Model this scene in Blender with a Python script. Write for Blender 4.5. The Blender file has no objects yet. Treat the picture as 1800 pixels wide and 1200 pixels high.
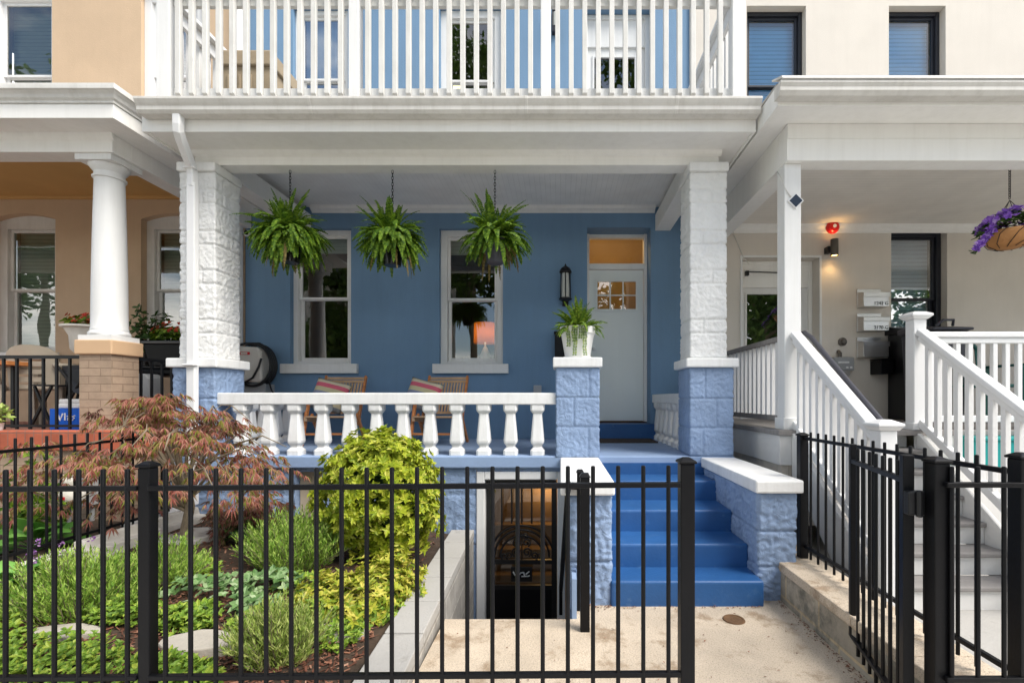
import bpy, bmesh, math, random
from mathutils import Vector, Matrix, noise
R = random.Random(11)
S = bpy.context.scene
COL = S.collection
F, VX, VY, CZ = 850.0, 985.0, 700.0, 1.30      # focal length in photo pixels, vanishing point, eye height
def X(px, D): return (px - VX) * D / F          # real x of something seen at px and standing D metres away
def Z(py, D): return CZ - (py - VY) * D / F
ORG = {}
def rad(a): return math.radians(a)

# ------------------------------------------------------------------ mesh builder
class MB:
    def __init__(s): s.v = []; s.f = []
    def add(s, vs, fs):
        n = len(s.v); s.v.extend([tuple(v) for v in vs]); s.f.extend([tuple(i + n for i in f) for f in fs]); return s
    def box(s, x0, x1, y0, y1, z0, z1):
        vs = [(x0,y0,z0),(x1,y0,z0),(x1,y1,z0),(x0,y1,z0),(x0,y0,z1),(x1,y0,z1),(x1,y1,z1),(x0,y1,z1)]
        return s.add(vs, [(0,3,2,1),(4,5,6,7),(0,1,5,4),(1,2,6,5),(2,3,7,6),(3,0,4,7)])
    def taper(s, cx, cy, z0, z1, a0, b0, a1, b1):
        vs = [(cx-a0,cy-b0,z0),(cx+a0,cy-b0,z0),(cx+a0,cy+b0,z0),(cx-a0,cy+b0,z0),(cx-a1,cy-b1,z1),(cx+a1,cy-b1,z1),(cx+a1,cy+b1,z1),(cx-a1,cy+b1,z1)]
        return s.add(vs, [(0,3,2,1),(4,5,6,7),(0,1,5,4),(1,2,6,5),(2,3,7,6),(3,0,4,7)])
    def bar(s, p0, p1, w, h, side=None):
        p0 = Vector(p0); p1 = Vector(p1); d = (p1 - p0).normalized()
        a = Vector(side) if side else (d.cross(Vector((0,0,1))) if abs(d.z) < .98 else Vector((1,0,0)))
        a = (a - d * a.dot(d)).normalized(); b = a.cross(d).normalized()
        vs = []
        for p in (p0, p1):
            for i, j in ((-1,-1),(1,-1),(1,1),(-1,1)): vs.append(p + a*(i*w/2) + b*(j*h/2))
        return s.add(vs, [(0,1,2,3),(7,6,5,4),(0,4,5,1),(1,5,6,2),(2,6,7,3),(3,7,4,0)])
    def tube(s, pts, r, n=8, cap=True):
        pts = [Vector(p) for p in pts]; m = len(pts)
        rs = r if isinstance(r, (list, tuple)) else [r]*m
        t0 = (pts[1]-pts[0]).normalized(); a = t0.orthogonal().normalized(); vs = []; fs = []
        for i, p in enumerate(pts):
            t = (pts[min(i+1,m-1)] - pts[max(i-1,0)]).normalized()
            a = (a - t*a.dot(t)).normalized(); b = t.cross(a)
            for k in range(n):
                an = 2*math.pi*k/n; vs.append(p + (a*math.cos(an) + b*math.sin(an))*rs[i])
        for i in range(m-1):
            for k in range(n):
                fs.append((i*n+k, i*n+(k+1)%n, (i+1)*n+(k+1)%n, (i+1)*n+k))
        if cap: fs.append(tuple(range(n-1,-1,-1))); fs.append(tuple((m-1)*n+k for k in range(n)))
        return s.add(vs, fs)
    def lathe(s, prof, c, n=24, cap=True):
        vs = []; fs = []; m = len(prof)
        for r, z in prof:
            for k in range(n):
                an = 2*math.pi*k/n; vs.append((c[0]+r*math.cos(an), c[1]+r*math.sin(an), c[2]+z))
        for i in range(m-1):
            for k in range(n): fs.append((i*n+k, i*n+(k+1)%n, (i+1)*n+(k+1)%n, (i+1)*n+k))
        if cap: fs.append(tuple(range(n-1,-1,-1))); fs.append(tuple((m-1)*n+k for k in range(n)))
        return s.add(vs, fs)
    def square_turn(s, prof, c, ch=.28):
        # square section with chamfered corners, half width per height
        vs = []; fs = []; m = len(prof)
        for w, z in prof:
            q = w*(1-ch)
            for x, y in ((-q,-w),(q,-w),(w,-q),(w,q),(q,w),(-q,w),(-w,q),(-w,-q)): vs.append((c[0]+x, c[1]+y, c[2]+z))
        n = 8
        for i in range(m-1):
            for k in range(n): fs.append((i*n+k, i*n+(k+1)%n, (i+1)*n+(k+1)%n, (i+1)*n+k))
        fs.append(tuple(range(n-1,-1,-1))); fs.append(tuple((m-1)*n+k for k in range(n)))
        return s.add(vs, fs)
    def prism(s, poly, axis, a, b):
        n = len(poly)
        def P(p, t): return (t,p[0],p[1]) if axis=='x' else ((p[0],t,p[1]) if axis=='y' else (p[0],p[1],t))
        vs = [P(p,a) for p in poly] + [P(p,b) for p in poly]
        fs = [tuple(range(n-1,-1,-1)), tuple(range(n,2*n))] + [(i,(i+1)%n,(i+1)%n+n,i+n) for i in range(n)]
        return s.add(vs, fs)
    def quad(s, a, b, c, d): return s.add([a,b,c,d], [(0,1,2,3)])
    def sphere(s, c, r, n=12, m=8, sc=(1,1,1)):
        prof = [(max(1e-4, r*math.sin(math.pi*i/m)), -r*math.cos(math.pi*i/m)) for i in range(m+1)]
        t = MB().lathe(prof, (0,0,0), n, False)
        return s.add([(c[0]+x*sc[0], c[1]+y*sc[1], c[2]+z*sc[2]) for x,y,z in t.v], t.f)
    def sheet(s, us, vs_, y, holes, to3):
        # grid of quads without the holes (u0,u1,v0,v1)
        us = sorted(set([round(u,5) for u in us] + [round(t,5) for h in holes for t in h[:2] if us[0]-1e-6 <= t <= us[-1]+1e-6]))
        vs_ = sorted(set([round(v,5) for v in vs_] + [round(t,5) for h in holes for t in h[2:4] if vs_[0]-1e-6 <= t <= vs_[-1]+1e-6]))
        idx = {}
        def vid(i, j):
            if (i,j) not in idx: idx[(i,j)] = len(s.v); s.v.append(to3(us[i], vs_[j], y))
            return idx[(i,j)]
        for i in range(len(us)-1):
            for j in range(len(vs_)-1):
                cu, cv = (us[i]+us[i+1])/2, (vs_[j]+vs_[j+1])/2
                if any(h[0]<cu<h[1] and h[2]<cv<h[3] for h in holes): continue
                s.f.append((vid(i,j), vid(i+1,j), vid(i+1,j+1), vid(i,j+1)))
        return s
    def leaf(s, p, d, nrm, L, W, fold=.25, droop=0.0):
        d = d.normalized(); side = d.cross(nrm)
        if side.length < 1e-4: side = d.orthogonal()
        side.normalize(); up = side.cross(d)
        m = p + d*(L*.45) + up*(-droop*L*.12); t = p + d*L + up*(-droop*L*.5)
        e = up*(W*fold)
        n = len(s.v)
        if W > .33*L:   # broad leaf: six points folded on the midrib
            a = p + d*(L*.22) + up*(-droop*L*.05); b = p + d*(L*.66) + up*(-droop*L*.22)
            s.v.extend([tuple(p), tuple(a+side*(W*.42)+e*.8), tuple(b+side*(W*.40)+e*.8), tuple(t), tuple(b-side*(W*.40)+e*.8), tuple(a-side*(W*.42)+e*.8)])
            s.f.append((n,n+1,n+2,n+3)); s.f.append((n,n+3,n+4,n+5)); return s
        s.v.extend([tuple(p), tuple(m+side*(W/2)+e), tuple(t), tuple(m-side*(W/2)+e)])
        s.f.append((n,n+1,n+2)); s.f.append((n,n+2,n+3)); return s
    def build(s, name, mat, parent=None, smooth=False, bevel=0, seg=2, loc=None, fix=True):
        me = bpy.data.meshes.new(name)
        org = ORG[parent.name] if parent is not None else (Vector(loc) if loc is not None else Vector((0,0,0)))
        if parent is None and loc is None and s.v:
            xs = [v[0] for v in s.v]; ys = [v[1] for v in s.v]; zs = [v[2] for v in s.v]
            org = Vector(((min(xs)+max(xs))/2, (min(ys)+max(ys))/2, min(zs)))
        me.from_pydata([(v[0]-org.x, v[1]-org.y, v[2]-org.z) for v in s.v], [], s.f); me.update()
        if fix:
            bm = bmesh.new(); bm.from_mesh(me); bmesh.ops.recalc_face_normals(bm, faces=bm.faces); bm.to_mesh(me); bm.free()
        if smooth:
            me.polygons.foreach_set('use_smooth', [True]*len(me.polygons))
        me.materials.append(MAT[mat] if isinstance(mat, str) else mat)
        o = bpy.data.objects.new(name, me); COL.objects.link(o)
        if parent is not None: o.parent = parent
        else: o.location = org
        ORG[o.name] = org
        if bevel:
            b = o.modifiers.new('bevel', 'BEVEL'); b.width = bevel; b.segments = seg; b.limit_method = 'ANGLE'; b.angle_limit = rad(40)
        if smooth == 'auto':
            e = o.modifiers.new('edges', 'EDGE_SPLIT'); e.split_angle = rad(35)
        return o

def tag(o, label=None, cat=None, group=None, kind=None):
    if label: o['label'] = label
    if cat: o['category'] = cat
    if group: o['group'] = group
    if kind: o['kind'] = kind
    return o
def thing(name, label, cat, loc=(0,0,0), group=None):
    o = bpy.data.objects.new(name, None); COL.objects.link(o); o.location = loc
    o.empty_display_size = .1; ORG[o.name] = Vector(loc)
    return tag(o, label, cat, group)
def kids(o): return [c for c in bpy.data.objects if c.parent == o]
def copy_tree(o, loc=None, rz=None, label=None, parent=None):
    c = o.copy(); COL.objects.link(c)
    if parent is not None: c.parent = parent
    if loc is not None: c.location = loc
    if rz is not None: c.rotation_euler = (0,0,rz)
    if label: c['label'] = label
    for ch in kids(o): copy_tree(ch, parent=c)
    return c
def dup(o, dx=0, dy=0, dz=0):
    c = o.copy(); COL.objects.link(c); c.location = (o.location[0]+dx, o.location[1]+dy, o.location[2]+dz); return c

# ------------------------------------------------------------------ materials
MAT = {}
def newmat(name):
    m = bpy.data.materials.new(name); m.use_nodes = True; nt = m.node_tree; nt.nodes.clear()
    out = nt.nodes.new('ShaderNodeOutputMaterial'); MAT[name] = m
    return m, nt, out
def N(nt, t, **kw):
    n = nt.nodes.new(t)
    for k, v in kw.items():
        if k in n.inputs.keys(): n.inputs[k].default_value = v
        else: setattr(n, k, v)
    return n
def L(nt, a, b): nt.links.new(a, b)
def rgb(c): return (c[0], c[1], c[2], 1)
def sc(c, k): return tuple(max(0, min(1, x*k)) for x in c)
def ramp(nt, stops):
    r = nt.nodes.new('ShaderNodeValToRGB'); e = r.color_ramp.elements
    while len(e) < len(stops): e.new(.5)
    for i, (p, c) in enumerate(stops): e[i].position = p; e[i].color = rgb(c)
    return r
def mapped(nt, scale=(1,1,1), flat=False):
    g = N(nt, 'ShaderNodeNewGeometry'); src = g.outputs['Position']
    if flat:   # u = x + y, v = z : one pattern runs round both faces of an upright block
        s_ = N(nt, 'ShaderNodeSeparateXYZ'); L(nt, src, s_.inputs[0]); ad = N(nt, 'ShaderNodeMath', operation='ADD')
        L(nt, s_.outputs[0], ad.inputs[0]); L(nt, s_.outputs[1], ad.inputs[1])
        c = N(nt, 'ShaderNodeCombineXYZ'); L(nt, ad.outputs[0], c.inputs[0]); L(nt, s_.outputs[2], c.inputs[1]); src = c.outputs[0]
    mp = N(nt, 'ShaderNodeMapping'); mp.inputs['Scale'].default_value = scale; L(nt, src, mp.inputs[0])
    return mp.outputs[0]
def mat(name, col, rough=.6, var=.06, vs=3.0, bump=0, bs=80, metal=0, stretch=(1,1,1), spots=None, spec=.4, fine=0.0, streak=0.0):
    m, nt, out = newmat(name)
    p = N(nt, 'ShaderNodeBsdfPrincipled', Roughness=rough, Metallic=metal); p.inputs['Specular IOR Level'].default_value = spec
    L(nt, p.outputs[0], out.inputs[0]); pos = mapped(nt, stretch)
    n1 = N(nt, 'ShaderNodeTexNoise', Scale=vs, Detail=6.0, Roughness=.6); L(nt, pos, n1.inputs['Vector'])
    r = ramp(nt, [(.3, sc(col, 1-var)), (.7, sc(col, 1+var))]); L(nt, n1.outputs[0], r.inputs[0]); c = r.outputs[0]
    if spots:   # (colour, scale, threshold)
        n2 = N(nt, 'ShaderNodeTexNoise', Scale=spots[1], Detail=5.0, Roughness=.65); L(nt, pos, n2.inputs['Vector'])
        r2 = ramp(nt, [(spots[2], (0,0,0)), (min(1, spots[2]+.12), (1,1,1))]); L(nt, n2.outputs[0], r2.inputs[0])
        mx = N(nt, 'ShaderNodeMix', data_type='RGBA'); L(nt, r2.outputs[0], mx.inputs[0]); L(nt, c, mx.inputs[6]); mx.inputs[7].default_value = rgb(spots[0]); c = mx.outputs[2]
    if streak:   # faint rain streaks and dust, drawn out downwards
        n5 = N(nt, 'ShaderNodeTexNoise', Scale=1.0, Detail=7.0, Roughness=.68); L(nt, mapped(nt, (13,13,.9)), n5.inputs['Vector'])
        r5 = ramp(nt, [(.30, (1-streak,1-streak*1.05,1-streak*1.15)), (.55, (1,1,1))]); L(nt, n5.outputs[0], r5.inputs[0])
        m5 = N(nt, 'ShaderNodeMix', data_type='RGBA', blend_type='MULTIPLY'); m5.inputs[0].default_value = 1; L(nt, c, m5.inputs[6]); L(nt, r5.outputs[0], m5.inputs[7]); c = m5.outputs[2]
    if fine:
        n4 = N(nt, 'ShaderNodeTexNoise', Scale=150.0, Detail=3.0, Roughness=.7); L(nt, mapped(nt), n4.inputs['Vector'])
        r4 = ramp(nt, [(.30, (1-2.2*fine,)*3), (.46, (1,1,1)), (.75, (1+fine*.6,)*3)]); L(nt, n4.outputs[0], r4.inputs[0])
        m4 = N(nt, 'ShaderNodeMix', data_type='RGBA', blend_type='MULTIPLY'); m4.inputs[0].default_value = 1; L(nt, c, m4.inputs[6]); L(nt, r4.outputs[0], m4.inputs[7]); c = m4.outputs[2]
    L(nt, c, p.inputs['Base Color'])
    if bump:
        nb = N(nt, 'ShaderNodeTexNoise', Scale=bs, Detail=4.0); L(nt, mapped(nt, (1,1,1)), nb.inputs['Vector'])
        b = N(nt, 'ShaderNodeBump', Strength=bump, Distance=.01); L(nt, nb.outputs[0], b.inputs['Height']); L(nt, b.outputs[0], p.inputs['Normal'])
    return m
def brickmat(name, col, mortar, bw, bh, ms=.008, rough=.8, var=.12, bump=.4, offset=.5, col2=None, stain=None):
    m, nt, out = newmat(name); p = N(nt, 'ShaderNodeBsdfPrincipled', Roughness=rough); L(nt, p.outputs[0], out.inputs[0])
    u = mapped(nt, (1,1,1), True)
    b = N(nt, 'ShaderNodeTexBrick'); b.offset = offset; b.inputs['Scale'].default_value = 1; b.inputs['Brick Width'].default_value = bw; b.inputs['Row Height'].default_value = bh
    b.inputs['Mortar Size'].default_value = ms; b.inputs['Mortar Smooth'].default_value = .3
    b.inputs['Color1'].default_value = rgb(sc(col, 1-var)); b.inputs['Color2'].default_value = rgb(sc(col2 or col, 1+var)); b.inputs['Mortar'].default_value = rgb(mortar)
    L(nt, u, b.inputs['Vector'])
    n = N(nt, 'ShaderNodeTexNoise', Scale=7.0, Detail=7.0, Roughness=.7); L(nt, mapped(nt), n.inputs['Vector'])
    r = ramp(nt, [(.3, (.7,.7,.7)), (.7, (1.1,1.1,1.1))]); L(nt, n.outputs[0], r.inputs[0])
    mx = N(nt, 'ShaderNodeMix', data_type='RGBA', blend_type='MULTIPLY'); mx.inputs[0].default_value = .8
    L(nt, b.outputs['Color'], mx.inputs[6]); L(nt, r.outputs[0], mx.inputs[7]); c = mx.outputs[2]
    if stain:
        n6 = N(nt, 'ShaderNodeTexNoise', Scale=4.5, Detail=8.0, Roughness=.7); L(nt, mapped(nt), n6.inputs['Vector']); r6 = ramp(nt, [(.50,(0,0,0)),(.64,(.85,.85,.85))]); L(nt, n6.outputs[0], r6.inputs[0])
        m6 = N(nt, 'ShaderNodeMix', data_type='RGBA'); L(nt, r6.outputs[0], m6.inputs[0]); L(nt, c, m6.inputs[6]); m6.inputs[7].default_value = rgb(stain); c = m6.outputs[2]
    L(nt, c, p.inputs['Base Color'])
    inv = N(nt, 'ShaderNodeMath', operation='SUBTRACT'); inv.inputs[0].default_value = 1; L(nt, b.outputs['Fac'], inv.inputs[1])
    n3 = N(nt, 'ShaderNodeTexNoise', Scale=60.0, Detail=3.0); L(nt, mapped(nt), n3.inputs['Vector'])
    ad = N(nt, 'ShaderNodeMath', operation='MULTIPLY_ADD'); L(nt, n3.outputs[0], ad.inputs[0]); ad.inputs[1].default_value = .35; L(nt, inv.outputs[0], ad.inputs[2])
    bp = N(nt, 'ShaderNodeBump', Strength=bump, Distance=.008); L(nt, ad.outputs[0], bp.inputs['Height']); L(nt, bp.outputs[0], p.inputs['Normal'])
def leafmat(name, stops, trans=.3, rough=.5, spec=.35):
    m, nt, out = newmat(name); g = N(nt, 'ShaderNodeNewGeometry')
    r = ramp(nt, stops); L(nt, g.outputs['Random Per Island'], r.inputs[0])
    p = N(nt, 'ShaderNodeBsdfPrincipled', Roughness=rough); p.inputs['Specular IOR Level'].default_value = spec
    t = N(nt, 'ShaderNodeBsdfTranslucent'); mx = N(nt, 'ShaderNodeMixShader'); mx.inputs[0].default_value = trans
    L(nt, r.outputs[0], p.inputs['Base Color']); L(nt, r.outputs[0], t.inputs[0]); L(nt, p.outputs[0], mx.inputs[1]); L(nt, t.outputs[0], mx.inputs[2]); L(nt, mx.outputs[0], out.inputs[0])
def glassmat(name, tint, base, wav=.03):
    m, nt, out = newmat(name)
    tr = N(nt, 'ShaderNodeBsdfTransparent'); tr.inputs[0].default_value = rgb(tint)
    gl = N(nt, 'ShaderNodeBsdfGlossy', Roughness=.012); gl.inputs[0].default_value = (1,1,1,1)
    fr = N(nt, 'ShaderNodeFresnel'); fr.inputs[0].default_value = 1.5
    ma = N(nt, 'ShaderNodeMath', operation='ADD'); ma.use_clamp = True; L(nt, fr.outputs[0], ma.inputs[0]); ma.inputs[1].default_value = base
    mx = N(nt, 'ShaderNodeMixShader'); L(nt, ma.outputs[0], mx.inputs[0]); L(nt, tr.outputs[0], mx.inputs[1]); L(nt, gl.outputs[0], mx.inputs[2]); L(nt, mx.outputs[0], out.inputs[0])
    n = N(nt, 'ShaderNodeTexNoise', Scale=2.2, Detail=1.0); L(nt, mapped(nt), n.inputs['Vector'])
    b = N(nt, 'ShaderNodeBump', Strength=wav, Distance=.05); L(nt, n.outputs[0], b.inputs['Height']); L(nt, b.outputs[0], gl.inputs['Normal'])
def emis(name, col, st):
    m, nt, out = newmat(name); e = N(nt, 'ShaderNodeEmission'); e.inputs[0].default_value = rgb(col); e.inputs[1].default_value = st; L(nt, e.outputs[0], out.inputs[0])
def lined(name, col, dark, axis, period, rough=.6, depth=.4, sharp=.12, metal=0):
    # boards or blind slats: evenly spaced grooves along one axis
    m, nt, out = newmat(name); p = N(nt, 'ShaderNodeBsdfPrincipled', Roughness=rough, Metallic=metal); L(nt, p.outputs[0], out.inputs[0])
    g = N(nt, 'ShaderNodeNewGeometry'); s_ = N(nt, 'ShaderNodeSeparateXYZ'); L(nt, g.outputs['Position'], s_.inputs[0])
    d = N(nt, 'ShaderNodeMath', operation='DIVIDE'); L(nt, s_.outputs['XYZ'.index(axis)], d.inputs[0]); d.inputs[1].default_value = period
    fr = N(nt, 'ShaderNodeMath', operation='FRACT'); L(nt, d.outputs[0], fr.inputs[0])
    r = ramp(nt, [(0, dark), (sharp, col), (1-sharp*.3, col)]); L(nt, fr.outputs[0], r.inputs[0])
    n = N(nt, 'ShaderNodeTexNoise', Scale=4.0, Detail=5.0); L(nt, mapped(nt), n.inputs['Vector'])
    r2 = ramp(nt, [(.3, (.9,.9,.9)), (.7, (1,1,1))]); L(nt, n.outputs[0], r2.inputs[0])
    mx = N(nt, 'ShaderNodeMix', data_type='RGBA', blend_type='MULTIPLY'); mx.inputs[0].default_value = 1; L(nt, r.outputs[0], mx.inputs[6]); L(nt, r2.outputs[0], mx.inputs[7]); L(nt, mx.outputs[2], p.inputs['Base Color'])
    b = N(nt, 'ShaderNodeBump', Strength=depth, Distance=.01); rb = ramp(nt, [(0, (0,0,0)), (sharp, (1,1,1)), (1-sharp*.3, (.9,.9,.9))]); L(nt, fr.outputs[0], rb.inputs[0]); L(nt, rb.outputs[0], b.inputs['Height']); L(nt, b.outputs[0], p.inputs['Normal'])

def rockmat(name, col, var):
    m, nt, out = newmat(name); p = N(nt, 'ShaderNodeBsdfPrincipled', Roughness=.62); L(nt, p.outputs[0], out.inputs[0]); pos = mapped(nt)
    n1 = N(nt, 'ShaderNodeTexNoise', Scale=5.0, Detail=6.0); L(nt, pos, n1.inputs['Vector']); r = ramp(nt, [(.3, sc(col,1-var)), (.7, sc(col,1+var))]); L(nt, n1.outputs[0], r.inputs[0]); L(nt, r.outputs[0], p.inputs['Base Color'])
    a = N(nt, 'ShaderNodeTexNoise', Scale=17.0, Detail=4.0, Roughness=.55, Distortion=1.6); L(nt, pos, a.inputs['Vector'])
    v = N(nt, 'ShaderNodeTexVoronoi', Scale=26.0); v.feature = 'SMOOTH_F1'; L(nt, pos, v.inputs['Vector'])
    ad = N(nt, 'ShaderNodeMath', operation='MULTIPLY_ADD'); L(nt, v.outputs[0], ad.inputs[0]); ad.inputs[1].default_value = .45; L(nt, a.outputs[0], ad.inputs[2])
    b = N(nt, 'ShaderNodeBump', Strength=.55, Distance=.02); L(nt, ad.outputs[0], b.inputs['Height']); L(nt, b.outputs[0], p.inputs['Normal'])
BLUE = (.15,.26,.40)
mat('blue_stucco', BLUE, .7, .07, 1.1, .3, 110, stretch=(1,1,.45), streak=.05)
rockmat('blue_block', (.235,.325,.49), .10)
mat('blue_smooth', (.27,.37,.55), .6, .06, 3, .1, 60)
mat('blue_step', (.022,.095,.265), .42, .14, 3, .15, 50, spots=((.05,.13,.29), 13, .60))
mat('white_paint', (.75,.75,.74), .5, .03, 3, .04, 60, streak=.07)
mat('white_masonry', (.78,.78,.77), .55, .04, 6, .14, 45, spots=((.55,.54,.51), 16, .69), streak=.10)
rockmat('white_block', (.78,.78,.77), .05)
mat('old_white', (.66,.65,.62), .6, .07, 4, .12, 40, spots=((.36,.34,.30), 24, .74), streak=.12)
mat('gutter_white', (.66,.64,.60), .45, .06, 2, 0, 40, stretch=(1,1,5), spots=((.42,.39,.34), 5, .68), streak=.14)
mat('beam_white_lifted', (.85,.84,.81), .55, .04, 1.5, .04, 40, streak=.05)  # the white trim paint, lightened to offset the shade under the roofs
mat('vinyl_white', (.74,.74,.74), .38, .02, 3)
mat('peach_stucco', (.545,.40,.27), .85, .07, 1.5, .3, 120, streak=.025)
mat('peach_trim', (.60,.40,.24), .7, .05, 2)
mat('tan_ceiling', (.56,.34,.13), .7, .05, 2)
mat('beige_stucco', (.67,.62,.555), .85, .05, 1.2, .3, 120, streak=.025)
mat('door_paint', (.80,.84,.82), .45, .02, 2)
mat('dark_frame', (.018,.02,.028), .4, .1, 4)
mat('black_metal', (.004,.004,.005), .42, .2, 8, .05, 120, spec=.22)
mat('black_iron', (.006,.006,.007), .45, .2, 8)
mat('black_plastic', (.012,.012,.014), .35, .1, 4)
mat('grey_plastic', (.055,.055,.07), .5, .08, 4)
mat('green_plastic', (.008,.10,.085), .4, .1, 4)
mat('teal_plastic', (.0,.26,.25), .45, .08, 4)
mat('tan_plastic', (.42,.36,.28), .5, .08, 4)
mat('reel_plastic', (.62,.59,.54), .45, .04, 4)
mat('hose_rubber', (.014,.015,.017), .5, .2, 10)
mat('grey_metal', (.33,.34,.35), .4, .06, 6)
mat('red_enamel', (.55,.012,.015), .3, .05, 4)
mat('steel', (.62,.61,.60), .30, .06, 6, metal=.85, stretch=(1,1,14))
mat('bronze', (.13,.115,.10), .45, .1, 20, metal=.5)
mat('concrete_walk', (.54,.45,.345), .9, .14, 3.2, .5, 70, spots=((.33,.245,.165), 4.2, .53), fine=.26)
mat('concrete_grey', (.40,.385,.36), .9, .08, 2.5, .3, 60, spots=((.28,.265,.24), 5, .6))
mat('asphalt', (.12,.12,.12), .9, .15, 8, .3, 90)
mat('sidewalk', (.60,.57,.53), .9, .1, 3, .3, 60)
mat('dirt', (.055,.036,.024), .95, .35, 9, .8, 40)
mat('lawn', (.05,.085,.02), .95, .3, 5, .5, 30)
mat('gravel', (.09,.085,.08), .95, .4, 30, .9, 45)
mat('flagstone', (.44,.40,.34), .85, .12, 6, .4, 50)
mat('kerb_stone', (.58,.55,.50), .85, .12, 7, .4, 40)
mat('teak', (.50,.19,.06), .45, .22, 5, .1, 60, stretch=(1,1,8))
mat('teak_pale', (.52,.34,.20), .55, .2, 5, .1, 60)
mat('bark', (.20,.16,.11), .9, .25, 12, .5, 40)
mat('deck_board', (.25,.235,.225), .75, .12, 4, .15, 40, stretch=(1,6,1))
mat('stair_white', (.66,.65,.63), .6, .08, 3, .1, 40, spots=((.45,.43,.40), 10, .68))
mat('terracotta', (.42,.20,.07), .7, .2, 8, .6, 60, stretch=(1,1,.5))
mat('pot_white', (.80,.79,.77), .4, .03, 4)
mat('pot_black', (.008,.008,.009), .25, .1, 4)
mat('urn_white', (.72,.69,.62), .7, .1, 9, .3, 40)
mat('box_blue', (.01,.12,.62), .5, .1, 4)
mat('paper_white', (.78,.78,.78), .7, .1, 30)
mat('frosted', (.55,.56,.52), .3, .03, 5)
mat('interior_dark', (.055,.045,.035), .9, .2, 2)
mat('interior_stair', (.20,.13,.07), .8, .1, 2)
mat('interior_hall', (.42,.30,.15), .8, .1, 2)
mat('curtain', (.70,.72,.74), .8, .1, 3, stretch=(9,1,.3))
mat('tan_cover', (.36,.29,.20), .85, .08, 6, .2, 60)
mat('cream_door', (.52,.43,.31), .6, .05, 4)
mat('rust', (.14,.075,.035), .8, .3, 20, .4, 80)
mat('mat_fibre', (.055,.042,.035), .95, .3, 40, .8, 200)
mat('ink', (.05,.05,.055), .6, .05, 4)
mat('white_plate', (.62,.63,.62), .5, .1, 40)
mat('solar', (.02,.03,.05), .2, .1, 20)
brickmat('tan_brick', (.40,.29,.205), (.30,.21,.145), .215, .0715, .005, .8, .06, .6)
brickmat('red_brick', (.44,.11,.055), (.30,.13,.09), .075, .20, .006, .85, .12, .5, 0)
brickmat('cinder_block', (.36,.34,.31), (.52,.49,.44), .40, .20, .009, .95, .1, .6, stain=(.22,.205,.18))
brickmat('curb_block', (.40,.35,.275), (.56,.44,.28), .40, .32, .010, .95, .12, .6, stain=(.13,.125,.10))
brickmat('beige_block', (.60,.54,.46), (.48,.43,.36), .40, .20, .006, .9, .06, .5)
lined('bead_blue', (.86,.86,.85), (.74,.74,.74), 'X', .06, .6, .25, .1)  # porch ceiling boards, lightened likewise against the shade
lined('bead_beige', (.83,.79,.73), (.70,.66,.60), 'Y', .06, .6, .3, .1)
lined('blind_green', (.24,.29,.23), (.09,.12,.10), 'Z', .05, .6, .5, .25)
lined('blind_white', (.82,.84,.85), (.26,.30,.33), 'Z', .055, .6, .6, .3)
lined('blind_low', (.40,.47,.44), (.24,.30,.28), 'Z', .05, .6, .5, .25)
glassmat('glass', (.86,.9,.88), .11)
glassmat('glass_sky_tint', (.40,.74,1.0), .07)  # blue tint stands in for sky mirrored in the upper right panes
glassmat('glass_mirror', (.6,.78,.9), .30)
glassmat('glass_dim', (.55,.58,.55), .09)
glassmat('glass_clear', (.95,.95,.93), .02)
leafmat('lamp_shade_lit', [(0,(.72,.24,.025)),(1,(.72,.24,.025))], .6, .9, .1)
emis('bulb_lit', (1.0,.55,.16), 6.0)
emis('globe_lit', (1.0,.72,.38), 2.2)
leafmat('fern_leaf', [(0,(.04,.11,.008)),(.5,(.12,.23,.015)),(1,(.25,.38,.03))], .4)
leafmat('fern_dry_leaf', [(0,(.14,.10,.03)),(1,(.28,.22,.07))], .3)
leafmat('fern_pot_leaf', [(0,(.06,.13,.012)),(.6,(.15,.27,.02)),(1,(.34,.42,.05))], .35)
leafmat('gold_leaf', [(0,(.17,.25,.012)),(.45,(.36,.43,.025)),(.85,(.50,.53,.05)),(1,(.60,.58,.12))], .3)
leafmat('gold_low_leaf', [(0,(.16,.25,.02)),(.5,(.42,.45,.04)),(1,(.66,.58,.12))], .3)
leafmat('maple_leaf', [(0,(.28,.085,.065)),(.35,(.48,.20,.15)),(.60,(.56,.32,.24)),(.74,(.30,.25,.06)),(1,(.22,.25,.04))], .4)
leafmat('red_shrub_leaf', [(0,(.10,.03,.03)),(.5,(.20,.075,.055)),(1,(.12,.12,.04))], .3)
leafmat('lavender_leaf', [(0,(.12,.25,.03)),(.5,(.28,.44,.06)),(1,(.46,.58,.14))], .3)
leafmat('lavender_pale_leaf', [(0,(.16,.25,.04)),(.5,(.34,.44,.09)),(1,(.54,.58,.20))], .3)
leafmat('blue_green_leaf', [(0,(.07,.16,.04)),(.6,(.20,.33,.12)),(1,(.36,.45,.25))], .2)
leafmat('ground_leaf', [(0,(.10,.19,.02)),(.6,(.22,.36,.04)),(1,(.38,.46,.06))], .25)
leafmat('hosta_leaf', [(0,(.06,.20,.03)),(.6,(.14,.36,.06)),(1,(.22,.46,.10))], .25)
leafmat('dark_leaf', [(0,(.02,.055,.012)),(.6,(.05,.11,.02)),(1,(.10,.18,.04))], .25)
leafmat('tree_leaf', [(0,(.05,.10,.015)),(.6,(.10,.18,.03)),(1,(.18,.27,.05))], .45)
leafmat('petal_red', [(0,(.45,.02,.02)),(1,(.6,.12,.03))], .2)
leafmat('petal_violet', [(0,(.20,.07,.48)),(.6,(.36,.16,.66)),(1,(.62,.42,.80))], .3)
leafmat('petal_mauve', [(0,(.22,.08,.30)),(1,(.45,.25,.50))], .3)
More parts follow.
